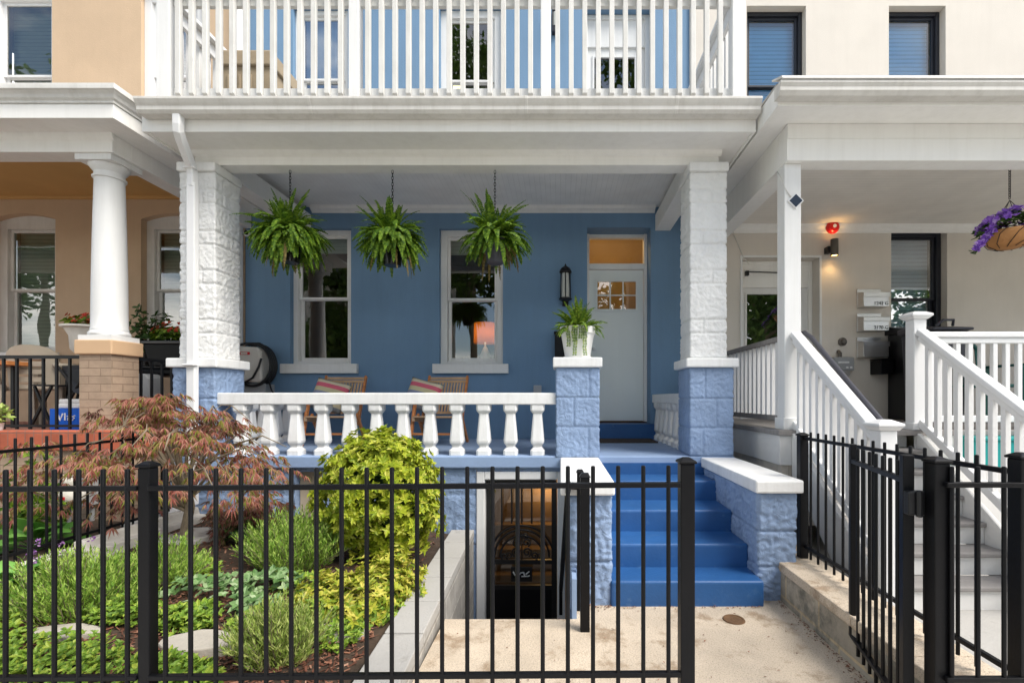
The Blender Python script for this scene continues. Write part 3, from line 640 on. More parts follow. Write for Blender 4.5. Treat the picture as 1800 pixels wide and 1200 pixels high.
for sx, pz in ((-3.56,0),(1.575,0)):
    m = MB(); m.box(sx-.02,sx+.02,yr+.061,WF-.003,3.985,4.055); m.build('bottom_rail','white_paint',t,bevel=.004)
    m = MB(); m.box(sx-.02,sx+.02,yr+.061,WF-.003,4.785,4.90); m.box(sx-.075,sx+.075,yr+.091,WF-.003,4.901,4.94); m.build('top_rail','white_paint',t,bevel=.004)
    b1 = None; k = 0; y = yr+.16
    while y < WF-.08:
        if b1 is None:
            s2 = .022 if sx > 0 else -.022; m = MB(); m.box(min(sx+s2,sx+s2*2.9),max(sx+s2,sx+s2*2.9),y-.021,y+.021,3.955,4.88); b1 = m.build('baluster','white_paint',t,bevel=.003); y0_ = y
        else: dup(b1, 0, y-y0_)
        y += stp
# box on the balcony
t = thing('deck_box', 'tan storage box standing behind the white balcony railing', 'box', (-3.0,4.9,3.851))
x0,x1,y0,y1 = X(378,4.75),X(478,4.75),4.75,5.85; zt = Z(85,4.75)
m = MB(); m.box(x0+.03,x1-.03,y0+.03,y1-.03,3.852,zt-.16); 
for k in range(1,5): xx = x0+(x1-x0)*k/5; m.box(xx-.012,xx+.012,y0+.018,y0+.031,3.86,zt-.24)
m.build('body','tan_cover',t,bevel=.008)
m = MB(); m.box(x0,x1,y0,y1,zt-.16,zt-.02); m.box(x0+.02,x1-.02,y0+.02,y1-.02,zt-.021,zt); m.build('lid','tan_cover',t,bevel=.015)

# ------------------------------------------------------------------ front steps with their cheek walls
st = thing('front_steps', 'bright blue concrete steps between rock faced cheek walls', 'steps', (.8,3.8,GZ))
ys = [4.43,4.06,3.70,3.38,3.12]; r_ = (FLOOR-GZ)/5
for k in range(1,5):
    m = MB(); zt = FLOOR - r_*k; m.box(.325,1.318,ys[k],ys[k-1]+(.04 if k>1 else .04),GZ-.05 if k==4 else zt-r_-.02,zt); m.build('step','blue_step',st,bevel=.018,seg=3)
m = MB(); m.box(.325,1.318,4.405,4.44,FLOOR-r_-.02,FLOOR-.06); m.build('riser','blue_step',st)
for xa,xb,yf,cx0,cx1,sd_ in ((.068,.325,3.15,.0,.352,31),(1.318,1.56,3.22,1.285,1.602,37)):
    P = MB(); rock(P, [(xa,4.42),(xa,yf),(xb,yf),(xb,4.42)], [GZ-.05,.18,.42,.672] if xa > 1 else [GZ-.05,.24,.672], [[.5,1.1,1.9],[.3,.8,1.7],[.6,1.2,2.0]], seed=sd_, amp=.016, closed=False)
    o = P.build('cheek_wall','blue_block',st,smooth=True)
    c = MB(); c.box(cx0,cx1,yf-.045,4.425,.675,.762); c.build('coping','white_masonry',o,bevel=.012)
# areaway and basement stair
ar = thing('basement_steps', 'grey concrete steps leading down to the black basement door', 'steps', (-.35,3.6,-1.4))
for k in range(6): 
    m = MB(); m.box(-.70,.072,2.945+.2*k,2.945+.2*(k+1) if k<5 else PF+.05,-1.6,GZ-.2-.22*k); m.build('step','concrete_grey',ar,bevel=.006)
m = MB(); m.box(.0715,.10,2.945,PF+.045,-1.5,.2); m.box(.055,.10,3.16,PF+.045,-1.5,.67); m.build('side_wall','blue_smooth',ar)
m = MB(); m.box(-.69,.07,2.90,2.944,-1.5,GZ-.006); m.build('end_wall','concrete_grey',ar)
# cinder block retaining wall
rw = thing('retaining_wall', 'low grey cinder block wall between the garden and the basement steps', 'wall', (-.8,3.0,-.3))
m = MB(); m.prism([(-.865,1.70),(-.675,1.70),(-.80,PF+.03),(-1.0,PF+.03)],'z',-1.5,.03); m.build('block_wall','cinder_block',rw)
n = 7
for k in range(n):
    t0, t1 = k/n+.002, (k+1)/n-.002; f = lambda a, b, t: a+(b-a)*t
    m = MB(); m.prism([(f(-.870,-1.004,t0),f(1.70,PF+.03,t0)),(f(-.668,-.794,t0),f(1.70,PF+.03,t0)),(f(-.668,-.794,t1),f(1.70,PF+.03,t1)),(f(-.870,-1.004,t1),f(1.70,PF+.03,t1))],'z',.0305,.092+.004*R.random()); m.build('cap_block','concrete_grey',rw,bevel=.006)
# curb wall on the right
cw_ = thing('boundary_wall', 'low buff block wall under the black side fence on the right', 'wall', (1.6,2.6,-.1))
m = MB(); m.box(1.463,1.74,1.66,3.95,-.3,.155); m.build('block_wall','curb_block',cw_)
for k in range(6):
    y0 = 1.66+k*.382; m = MB(); m.box(1.452,1.752,y0+.002,y0+.379,.156,.215); m.build('cap_block','kerb_stone' if False else 'concrete_walk',cw_,bevel=.006)
# basement handrail and its two posts
t = thing('handrail', 'black metal handrail running down beside the basement door', 'handrail', (.09,3.0,GZ))
m = MB(); m.bar((.142,2.80,GZ-.05),(.142,2.80,.845),.054,.054); m.build('post','black_metal',t,bevel=.004)
m = MB(); m.bar((.125,3.07,GZ-.05),(.125,3.07,.83),.04,.04); m.build('post','black_metal',t,bevel=.004)
m = MB(); m.taper(.142,2.80,.845,.87,.033,.033,.02,.02); m.build('post_cap','black_metal',t,bevel=.004); m = MB(); m.taper(.125,3.07,.83,.85,.026,.026,.016,.016); m.build('post_cap','black_metal',t,bevel=.004)
m = MB(); m.bar((.125,3.05,.74),(.05,3.08,.74),.03,.03); m.bar((.05,3.06,.76),(.004,4.30,-.40),.032,.045); m.bar((.004,4.30,-.37),(.004,4.30,-.62),.03,.03); m.build('rail','black_metal',t,bevel=.004)
# ------------------------------------------------------------------ the tan house on the left
T = thing('row_house', 'tan stucco row house with round white porch column on the left', 'house', (-6.4, WF, GZ))
LW = [(-7.44,-6.61,1.90,3.72), (-5.49,-4.66,1.90,3.72)]
LU = [(-7.47,-6.655,4.86,6.62), (-5.49,-4.69,4.86,6.62)]
def facade(H_, x0, x1, z0, z1, y, holes, mat_, depth=.26):
    m = MB(); m.sheet([x0,x1],[z0,z1],y,holes,xz)
    for a,b,c,d in holes:
        y2 = y+depth
        m.quad((a,y,c),(a,y2,c),(a,y2,d),(a,y,d)); m.quad((b,y,c),(b,y2,c),(b,y2,d),(b,y,d)); m.quad((a,y,d),(b,y,d),(b,y2,d),(a,y2,d)); m.quad((a,y,c),(b,y,c),(b,y2,c),(a,y2,c))
    return m
m = facade(T,-10,-4.125,-.3,7.6,WF,LW+LU,'peach_stucco')
for a,b,c,d in LW:   # fill the corners above the flat arches
    n = 10; ar = .075
    for s_ in (0,1):
        xs = [a+(b-a)*.5*i/n if s_==0 else b-(b-a)*.5*i/n for i in range(n+1)]
        for i in range(n):
            f = lambda x: d - ar*(2*(x-a)/(b-a)-1)**2
            m.quad((xs[i],WF,f(xs[i])),(xs[i+1],WF,f(xs[i+1])),(xs[i+1],WF,d),(xs[i],WF,d))
            m.quad((xs[i],WF,f(xs[i])),(xs[i+1],WF,f(xs[i+1])),(xs[i+1],WF+.12,f(xs[i+1])),(xs[i],WF+.12,f(xs[i])))
m.build('wall','peach_stucco',T,fix=False)
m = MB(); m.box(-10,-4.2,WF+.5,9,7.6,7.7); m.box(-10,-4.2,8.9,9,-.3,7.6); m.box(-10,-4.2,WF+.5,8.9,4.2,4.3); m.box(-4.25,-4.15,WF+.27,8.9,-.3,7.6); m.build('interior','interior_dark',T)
for w in LW: hung_window(T,*w,WF+.09,frame='old_white',glass='glass',cw=.10,meet=.5,arch=.075,blind='blind_green',sill=(.05,.09))
hung_window(T,*LU[0],WF+.06,frame='vinyl_white',glass='glass',cw=.07,meet=.41,blind='blind_green',blind_to=.41)
hung_window(T,*LU[1],WF+.05,frame='vinyl_white',glass='glass_mirror',cw=.10,meet=.41,blind='blind_green',blind_to=.41)
LFZ = 1.0
m = MB(); m.box(-10,-3.72,4.30,WF-.002,.88,LFZ); m.build('porch_floor','red_brick',T)
m = MB(); m.box(-10,-3.70,4.20,4.36,.845,1.018); m.build('brick_coping','red_brick',T,bevel=.01)
m = MB(); m.box(-10,-3.74,4.235,4.35,-.1,.843); m.box(-3.86,-3.74,4.351,WF-.002,-.1,.878); m.build('porch_base','tan_brick',T)
# pedestal and column
m = MB(); m.box(-4.377,-4.088,4.40,4.69,LFZ,1.70); ped = m.build('pedestal','tan_brick',T)
MB().box(-4.405,-4.062,4.375,4.715,1.70,1.832).build('pedestal_cap','peach_trim',ped,bevel=.01)
m = MB(); cx,cy = -4.235,4.545; m.box(cx-.15,cx+.15,cy-.15,cy+.15,1.833,1.878)
prof = [(.148,1.878),(.155,1.895),(.150,1.915),(.138,1.925),(.140,1.94),(.136,1.955)]
for k in range(13): t=k/12; prof.append((.134-.024*t**1.6,1.96+1.38*t))
prof += [(.124,3.345),(.126,3.36),(.112,3.365),(.112,3.40),(.135,3.43),(.150,3.455),(.150,3.465)]
m.lathe([(r,z) for r,z in prof],(cx,cy,0),36); m.box(cx-.165,cx+.165,cy-.165,cy+.165,3.466,3.519); m.build('column','white_paint',T,smooth='auto')
m = MB(); m.box(-10,-4.04,4.36,4.55,3.52,3.70); m.box(-4.23,-4.04,4.551,WF-.003,3.52,3.70); m.prism([(4.36,3.62),(4.335,3.65),(4.32,3.70),(4.36,3.70)],'x',-10,-4.02); m.build('porch_beam','beam_white_lifted',T,bevel=.005)
m = MB(); m.box(-10,-3.80,4.105,4.358,3.681,3.70); m.box(-4.038,-3.80,4.359,WF-.005,3.681,3.70); m.build('soffit','beam_white_lifted',T)
# fascia and crown, mitred round the corner
def run(prof_f, y0, x1, name, mt, par):
    # prof_f: [(out,z)] out = distance beyond the fascia plane; front run then side run
    m = MB(); n = len(prof_f)
    for o_,z in prof_f: m.v.append((-10,y0-o_,z))
    for o_,z in prof_f: m.v.append((x1+o_,y0-o_,z))
    for o_,z in prof_f: m.v.append((x1+o_,WF-.004,z))
    for b in (0,n):
        for i in range(n): j=(i+1)%n; m.f.append((b+i,b+j,b+n+j,b+n+i))
    m.f.append(tuple(range(n))); m.f.append(tuple(range(2*n,3*n)))
    return m.build(name,mt,par,bevel=.003)
run([(-.03,3.675),(0,3.675),(0,3.795),(-.03,3.795)],4.10,-3.79,'fascia','beam_white_lifted',T)
run([(-.03,3.797),(.012,3.797),(.012,3.815),(.03,3.83),(.04,3.855),(.06,3.875),(.075,3.88),(.075,3.915),(-.03,3.915)],4.10,-3.79,'crown','old_white',T)
m = MB(); m.box(-10,-3.73,4.04,4.355,3.917,3.935); m.box(-4.03,-3.73,4.356,WF-.003,3.917,3.935); m.box(-10,-4.0,4.30,WF-.003,3.99,4.01); m.build('porch_roof','old_white',T)
MB().box(-10,-4.235,4.56,WF-.004,3.96-.02,3.98).build('porch_ceiling','tan_ceiling',T)
m = MB(); m.box(-10,-4.235,WF-.03,WF-.002,3.90,3.939); m.build('cornice','tan_ceiling',T)
# iron porch rail
def iron_rail(label, p0, p1, n, z0=1.045, z1=1.685, zt=None):
    t = thing('porch_railing', label, 'railing', (p0[0],p0[1],LFZ)); m = MB(); m.bar((p0[0],p0[1],z1),(p1[0],p1[1],z1),.028,.03); m.build('top_rail','black_iron',t)
    m = MB(); m.bar((p0[0],p0[1],z0),(p1[0],p1[1],z0),.022,.022); m.build('bottom_rail','black_iron',t); b=None
    for k in range(n):
        q = Vector(p0).lerp(Vector(p1),(k+.5)/n)
        if b is None: m=MB(); m.box(q.x-.009,q.x+.009,q.y-.009,q.y+.009,z0-.03,z1-.01); b=m.build('picket','black_iron',t); q0=q
        else: dup(b,q.x-q0.x,q.y-q0.y)
    return t
iron_rail('black iron railing on the red brick porch edge beside the tan pedestal', (-6.35,4.50,0),(-4.379,4.50,0),16)
iron_rail('black iron side railing between the tan pedestal and the white pier', (-4.13,4.70,0),(-4.13,6.2,0),12)

# ------------------------------------------------------------------ the beige house on the right
B_ = thing('row_house', 'beige stucco row house with dark framed windows on the right', 'house', (5.2, WF, GZ))
RW = [(2.37,3.37,1.03,3.13), (4.31,5.04,1.85,3.50)]; RU = [(2.43,3.20,4.85,6.41),(4.28,5.02,4.85,6.41)]; RF = WF-.03
facade(B_,1.72,10,-.3,7.6,RF,RW+RU,'').build('wall','beige_stucco',B_,fix=False)
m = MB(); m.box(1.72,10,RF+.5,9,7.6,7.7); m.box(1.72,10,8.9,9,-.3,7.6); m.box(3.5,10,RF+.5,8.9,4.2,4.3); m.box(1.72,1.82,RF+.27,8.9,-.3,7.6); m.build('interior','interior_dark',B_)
MB().box(1.69,1.719,RF+.002,RF+.25,-.3,7.6).build('corner_trim','beige_stucco',B_)
for w in RU: hung_window(B_,*w,RF+.10,frame='dark_frame',glass='glass_sky_tint',cw=.05,sw=.035,meet=.38,blind='blind_white')
hung_window(B_,*RW[1],RF+.10,frame='dark_frame',glass='glass_mirror',cw=.06,sw=.035,meet=.47,blind='blind_white')
for w in RU+[RW[1]]:
    pass
a,b,c,d = RW[0]
m = MB(); casing(m,a-.028,b+.028,c,d+.028,RF-.018,RF-.001,.027,0); m.build('door_trim','white_paint',B_)
m = MB(); casing(m,a+.001,b-.001,c+.001,d-.001,RF+.16,RF+.25,.05,0); m.box(a+.05,b-.05,RF+.17,RF+.24,2.78,3.08); DR = m.build('front_door','beam_white_lifted',B_,bevel=.005)
m = MB(); m.sheet([a+.05,b-.05],[c,2.78],RF+.20,[(a+.13,b-.28,1.2,2.70)],xz); casing(m,a+.11,b-.26,1.18,2.72,RF+.185,RF+.21,.022,.022); m.build('door_slab','white_paint',DR)
MB().quad((a+.13,RF+.205,1.2),(b-.28,RF+.205,1.2),(b-.28,RF+.205,2.70),(a+.13,RF+.205,2.70)).build('pane','glass_mirror',DR,fix=False)
m = MB(); m.bar((a+.10,RF+.12,2.98),(b-.2,RF+.16,2.97),.012,.012); m.box(a+.09,a+.13,RF+.10,RF+.15,2.93,2.99); m.build('door_closer','black_iron',DR)
# porch roof
m = MB(); m.box(1.90,10,4.05,4.22,3.29,3.475); m.prism([(4.05,3.476),(4.05,3.60),(4.22,3.60),(4.22,3.476)],'x',1.905,10); m.box(1.90,2.07,4.221,RF-.003,3.29,3.475); m.box(1.905,2.065,4.221,RF-.003,3.476,3.60); m.build('porch_beam','beam_white_lifted',B_,bevel=.004)
m = MB(); m.box(1.70,10,3.785,RF-.004,3.602,3.62); m.build('soffit','beam_white_lifted',B_)
m = MB(); m.box(1.69,10,3.76,3.784,3.575,3.70); m.box(1.69,1.714,3.785,RF-.006,3.575,3.74); m.build('fascia','beam_white_lifted',B_,bevel=.004)
m = MB(); m.prism([(3.757,3.60),(3.68,3.60),(3.655,3.63),(3.655,3.655),(3.64,3.68),(3.64,3.70),(3.757,3.70)],'x',1.66,10); m.build('gutter','gutter_white',B_,bevel=.004)
m = MB(); m.prism([(3.63,3.705),(3.635,3.70),(3.66,3.72),(3.82,3.795),(3.82,3.81),(3.65,3.735)],'x',1.67,10); m.build('gutter_guard','gutter_white',B_)
m = MB(); m.prism([(3.80,3.75),(RF-.004,3.90),(RF-.004,3.92),(3.80,3.77)],'x',1.70,10); m.build('porch_roof','concrete_grey',B_)
MB().box(2.071,10,4.221,RF-.003,3.56,3.58).build('porch_ceiling','bead_beige',B_)
m = MB(); m.prism([(RF-.002,3.559),(RF-.05,3.559),(RF-.045,3.53),(RF-.015,3.50),(RF-.015,3.46),(RF-.002,3.45)],'x',2.072,10); m.build('cornice','beam_white_lifted',B_)
DZ = 1.035
m = MB(); m.box(1.90,2.042,4.10,4.24,DZ,3.289); m.box(1.885,2.057,4.085,4.255,DZ,DZ+.10); m.build('porch_post','white_paint',B_,bevel=.006)
m = MB(); m.box(1.82,10,4.03,RF-.002,DZ-.045,DZ); m.build('porch_deck','deck_board',B_,bevel=.005)
m = MB(); m.box(1.838,1.955,4.05,4.08,.74,DZ-.046); m.box(2.98,10,4.05,4.08,.74,DZ-.046); m.box(1.838,1.868,4.081,RF-.003,.74,DZ-.046); m.box(1.956,2.979,4.19,4.22,.2,DZ-.046); m.build('deck_skirt','stair_white',B_,bevel=.004)
m = MB(); m.box(1.858,1.96,4.075,RF-.004,-.3,.739); m.box(2.97,10,4.075,4.3,-.3,.739); m.build('porch_base','beige_block',B_)

# porch stair of the right house
s_ = thing('porch_stairs', 'white and grey wooden stairs up to the porch on the right', 'stairs', (2.46,3.6,-.02)); NR = 7; rr = (DZ+.02)/NR; Y0, TR = 3.02, .187
sx0, sx1 = 1.975, 2.975
for k in range(NR-1):
    zt = -.02 + rr*(k+1); y = Y0 + TR*k
    m = MB(); m.box(sx0,sx1,y-.022,y+TR-.001+ (0 if k<NR-2 else .03),zt-.032,zt); m.build('tread','deck_board',s_,bevel=.008)
for k in range(NR):
    zt = -.02 + rr*(k+1); y = Y0 + TR*k
    if k == NR-1: y = 4.155
    m = MB(); m.box(sx0+.001,sx1-.001,y,y+.018,zt-rr+.001,zt-.033-(.014 if k==NR-1 else 0)); m.build('riser','stair_white',s_)
for xx in (1.935, 2.977):
    m = MB(); m.prism([(Y0-.03,-.02),(Y0-.03,.20),(4.045,1.02),(4.045,.66),(Y0+.24,-.02)],'x',xx,xx+.036); m.build('stringer','stair_white',s_,bevel=.004)
def stair_rail(label, x, ya, za, yb, zb, newel=True, top=True):
    t = thing('stair_railing', label, 'railing', (x,yb,-.02)); sl = (za-zb)/(ya-yb)
    m = MB(); m.bar((x,ya,za),(x,yb,zb),.088,.05,(1,0,0)); m.build('top_rail','vinyl_white',t,bevel=.012)
    m = MB(); m.bar((x,ya,za-.052),(x,yb,zb-.052),.05,.045,(1,0,0)); m.bar((x,ya,za-.76),(x,yb,zb-.76),.05,.06,(1,0,0)); m.build('bottom_rail','vinyl_white',t,bevel=.006)
    b=None; y = ya-.085
    while y > yb+.06:
        z = zb+(y-yb)*sl
        if b is None: m=MB(); m.box(x-.019,x+.019,y-.019,y+.019,z-.75,z-.06); b=m.build('baluster','vinyl_white',t,bevel=.003); y0,z0=y,z
        else: dup(b,0,y-y0,z-z0)
        y -= .098
    if newel:
        y = yb-.05; m=MB(); m.box(x-.052,x+.052,y-.052,y+.052,-.02,zb+.02); m.build('newel','vinyl_white',t,bevel=.006)
        m=MB(); m.taper(x,y,zb+.02,zb+.045,.06,.06,.078,.078); m.box(x-.08,x+.08,y-.08,y+.08,zb+.0455,zb+.062); m.taper(x,y,zb+.0625,zb+.085,.078,.078,.03,.03); m.build('newel_cap','vinyl_white',t,bevel=.004)
    return t
stair_rail('white sloping stair railing leading down from the square porch post', 1.99, 4.10,1.845, 3.03,1.085)
stair_rail('white sloping stair railing leading down from the capped newel post', 3.02, 4.05,1.86, 2.95,1.085)
t = thing('porch_railing', 'white porch railing right of the stairs with capped newel', 'railing', (4.5,4.15,DZ))
m=MB(); m.box(2.97,3.075,4.06,4.165,DZ,Z(562,4.1)); m.box(2.955,3.09,4.045,4.18,DZ,DZ+.06); m.build('newel','vinyl_white',t,bevel=.006)
z = Z(562,4.1); m=MB(); m.taper(3.0225,4.1125,z,z+.025,.06,.06,.085,.085); m.box(2.935,3.11,4.025,4.20,z+.0255,z+.045); m.taper(3.0225,4.1125,z+.0455,z+.065,.085,.085,.05,.05); m.build('newel_cap','vinyl_white',t,bevel=.004)
m=MB(); m.box(3.076,9.5,4.07,4.15,1.815,1.862); m.box(3.076,9.5,4.085,4.135,1.765,1.8145); m.build('top_rail','vinyl_white',t,bevel=.008)
m=MB(); m.box(3.076,9.5,4.09,4.13,1.10,1.155); m.build('bottom_rail','vinyl_white',t,bevel=.006); b=None
for k in range(24):
    x = 3.16+.1045*k
    if b is None: m=MB(); m.box(x-.019,x+.019,4.091,4.129,1.15,1.77); b=m.build('baluster','vinyl_white',t,bevel=.003); x0=x
    else: dup(b,x-x0)
t = thing('porch_railing', 'white side railing with grey top between square post and beige wall', 'railing', (1.95,5.2,DZ))
m=MB(); m.box(1.91,2.0,4.245,RF-.003,1.80,1.845); m.build('top_rail','deck_board',t,bevel=.006); m=MB(); m.box(1.93,1.98,4.245,RF-.003,1.10,1.15); m.build('bottom_rail','deck_board',t,bevel=.006); b=None
for k in range(18):
    y = 4.34+.108*k
    if b is None: m=MB(); m.box(1.936,1.974,y-.019,y+.019,1.145,1.81); b=m.build('baluster','vinyl_white',t,bevel=.003); y0=y
    else: dup(b,0,y-y0)
t = tag(MB().tube([(2.10,4.25,1.86),(2.10,4.16,1.865),(2.10,4.05,1.81),(2.10,3.15,1.14),(2.10,3.08,1.10),(2.10,3.06,1.0)],.02,10).build('handrail','grey_plastic',smooth='auto'),'dark grey round handrail along the stairs behind the white stair railing','handrail')

# ------------------------------------------------------------------ black picket fences
PK, PS = .0158, .0912
def fence(label, loc): return thing('picket_fence', label, 'fence', loc)
def pickets(t, pts, z0, z1, ang=0):
    b=None
    for (x,y,dz) in pts:
        if b is None:
            h=PK/2; m=MB(); m.lathe([(h,z0+dz),(h,z1+dz-.004),(h*.9,z1+dz-.001),(h*.5,z1+dz+.001)],(x,y,0),12); b=m.build('picket','black_metal',t,smooth='auto'); q=(x,y,dz)
        else: dup(b,x-q[0],y-q[1],dz-q[2])
def post(t, x, y, w, ztop, zb=-.15):
    m=MB(); m.box(x-w/2,x+w/2,y-w/2,y+w/2,zb,ztop); o=m.build('post','black_metal',t,bevel=.004)
    m=MB(); c=w/2+.006; m.box(x-c,x+c,y-c,y+c,ztop+.0005,ztop+.010); m.taper(x,y,ztop+.0105,ztop+.022,c*.96,c*.96,c*.35,c*.35); m.build('post_cap','black_metal',o,bevel=.003)
FX = lambda px: X(px,FF)
def sl_(x): return .0065*(x+1.2)        # the long panel rises a little to the right
t = fence('long black picket fence across the front with two square posts', (-.5,FF,GZ))
wp = .043
post(t, FX(251.5)+.0, FF+.022, wp, Z(822,FF)); post(t, FX(1209), FF+.022, .052, Z(815,FF))
for xa,xb in ((-3.4,FX(251)-wp/2),(FX(251)+wp/2,FX(1209)-.026)):
    for zz in (.977,.292):
        m=MB(); m.bar((xa,FF+.004,zz+sl_(xa)),(xb,FF+.004,zz+sl_(xb)),.022,.0185,(0,1,0)); m.build('rail','black_metal',t,bevel=.003)
pts=[(FX(10)+X(985+42.8,FF)*k,FF,0) for k in range(-9,6)]; pts=[(x,y,sl_(x)) for x,y,_ in pts]
pts+=[(FX(291+44.2*k),FF,sl_(FX(291+44.2*k))) for k in range(21)]
pickets(t,pts,.20,1.047)
# gate standing open
hx, hy, fx, fy = 1.325, FF+.10, 1.475, 2.44
g_ = thing('gate', 'black picket gate standing open beside the low buff wall', 'gate', (hx,hy,0)); dv=Vector((fx-hx,fy-hy,0)); ln=dv.length; dv.normalize()
for q,w in ((0,.038),(ln,.03)):
    p=Vector((hx,hy,0))+dv*q; m=MB(); m.bar((p.x,p.y,.10),(p.x,p.y,1.085 if q==0 else 1.07),w,w,tuple(dv)); m.build('stile','black_metal',g_,bevel=.003)
for zz in (.985,.105):
    p0=Vector((hx,hy,zz)); p1=p0+dv*ln; m=MB(); m.bar(p0,p1,.024,.022); m.build('rail','black_metal',g_,bevel=.003)
n=7; pickets(g_,[(hx+dv.x*ln*(k+1)/(n+1),hy+dv.y*ln*(k+1)/(n+1),0) for k in range(n)],.04,1.055)
m=MB(); m.box(hx-.03,hx+.035,hy-.055,hy-.022,.865,.955); m.tube([(hx+.004,hy-.06,.86),(hx+.004,hy-.06,.96)],.011,10); m.build('hinge','black_iron',g_,bevel=.006)
t = fence('short black picket fence panel between the two right front posts', (1.5,FF,GZ))
post(t, X(1645,FF+.03), FF+.025, .056, Z(812,FF+.03)); 
xr = 1.668; post(t, xr+.012, FF+.012, .056, Z(806,FF))
for zz in (.99,.292): m=MB(); m.bar((X(1657,FF),FF-.012,zz),(xr+.005,FF-.012,zz),.022,.0185,(0,1,0)); m.build('rail','black_metal',t,bevel=.003)
pickets(t,[(X(p,FF-.012),FF-.012,0) for p in (1673,1719,1765)],.20,1.055)
# side fences
def side_fence(label, x, y0, y1, n0, z0, z1, zr, postz):
    t = fence(label, (x,y1,0)); 
    for zz in zr: m=MB(); m.bar((x,y0,zz),(x,y1,zz),.022,.020); m.build('rail','black_metal',t,bevel=.003)
    k=int((y1-.05-y0)/PS); pickets(t,[(x,y1-.075-PS*i,0) for i in range(k)],z0,z1); return t
t = side_fence('black picket side fence standing on the low buff block wall', 1.66, FF+.045, 3.28, 0, .232, 1.075, (1.03,.30), 1)
post(t, 1.655, 3.305, .056, Z(766,3.28), .216)
t = side_fence('black picket side fence behind the pale stone garden edging', -3.36, 2.0, 4.15, 0, .23, 1.055, (.98,.345), 1)
# ------------------------------------------------------------------ plants
V = Vector
def rv(a=1.0): return V((R.uniform(-a,a),R.uniform(-a,a),R.uniform(-a,a)))
def fern(mb, c, n, l0, l1, w, e0=-10, e1=80, droop=1.0, step=.016, strand=0):
    for i in range(n):
        az = R.uniform(0,2*math.pi); el = rad(R.uniform(e0,e1)); Ln = R.uniform(l0,l1); d = V((math.cos(az)*math.cos(el), math.sin(az)*math.cos(el), math.sin(el)))
        p = V(c)+V((d.x*.04,d.y*.04,R.uniform(-.02,.03))); k = int(Ln/step); tw = R.uniform(-.5,.5); dr = droop*R.uniform(.7,1.4)
        for j in range(k):
            t = j/k
            d = (d + V((0,0,-1))*dr*step*(1.6+3.2*t)*1.6 + rv(.02)).normalized()
            side = d.cross(V((0,0,1)))
            if side.length < .05: side = V((-math.sin(az),math.cos(az),0))
            side.normalize(); nrm = side.cross(d); side = (side*math.cos(tw)+nrm*math.sin(tw)).normalized(); nrm = side.cross(d)
            q = p + d*step
            if t > .08:
                ww = w*(math.sin(math.pi*min(1,(t*.93+.07)))**.6)*R.uniform(.8,1.1)
                for s_ in (-1,1):
                    mb.leaf(p, (side*s_+d*.35+nrm*R.uniform(-.25,.1)), nrm, ww, step*1.25, .15, .6)
            a = len(mb.v); h = side*.0016; mb.v.extend([tuple(p-h),tuple(p+h),tuple(q+h),tuple(q-h)]); mb.f.append((a,a+1,a+2,a+3)); p = q
def chain(mb, x, y, z0, z1, link=.034, r=.0026):
    z = z1; k = 0
    while z-link > z0:
        a = (math.cos(k*math.pi/2), math.sin(k*math.pi/2)); pts = [V((x+a[0]*.009*math.cos(t), y+a[1]*.009*math.cos(t), z-link/2+(link*.62)*math.sin(t))) for t in [2*math.pi*i/10 for i in range(11)]]
        mb.tube(pts, r, 5, False); z -= link*.86; k += 1
def hanging_fern(label, px, py_c, pot, seed, n=165, dr=1.0, lf=1.0):
    R.seed(seed); y = 4.60; x = X(px, y); zc = Z(py_c, y)
    t = thing('hanging_fern', label, 'hanging plant', (x,y,zc-.25), 'ferns hanging under the porch beam')
    m = MB(); chain(m, x, y, zc+.20, 3.468); m.build('chain','black_iron',t)
    m = MB(); m.tube([(x+.016*math.cos(a)-.0,y,zc+.185+.016*math.sin(a)) for a in [rad(200-22*i) for i in range(13)]]+[(x+.004,y,zc+.12),(x,y,zc+.02)],.0042,6); 
    for k in range(3): a=rad(30+120*k); m.tube([(x,y,zc+.05),(x+.10*math.cos(a),y+.10*math.sin(a),zc-.08)],.002,5)
    m.build('hook','black_iron',t)
    m = MB(); m.lathe([(.074,-.30),(.080,-.295),(.088,-.20),(.108,-.09),(.118,-.088),(.118,-.065),(.105,-.065),(.10,-.10)],(x,y,zc),28); m.build('pot',pot,t,smooth='auto')
    m = MB(); fern(m,(x,y,zc-.05),n,.16*lf,.40*lf,.033,-25,85,.95*dr); fern(m,(x,y,zc-.03),n*3//4,.24*lf,.44*lf,.033,-25,40,1.35*dr)
    fern(m,(x-.05,y,zc-.02),n//7,.28*lf,.50*lf,.026,20,88,.45*dr)
    m.build('fronds','fern_leaf',t,fix=False); m = MB(); fern(m,(x,y,zc-.08),7,.25,.45,.022,-30,10,2.2); m.build('withered_fronds','fern_dry_leaf',t,fix=False); R.seed(seed+50)
    return t
hanging_fern('bushy hanging fern in front of the left porch window, tallest of the three', 510, 407, 'pot_black', 3, 190, 1.05, 1.06)
hanging_fern('hanging fern with dark glossy pot in front of bare blue wall', 690, 412, 'pot_black', 5, 165, .95, 1.0)
hanging_fern('hanging fern in grey pot in front of the window with the orange lamp', 870, 408, 'grey_plastic', 9, 130, .75, 1.0)

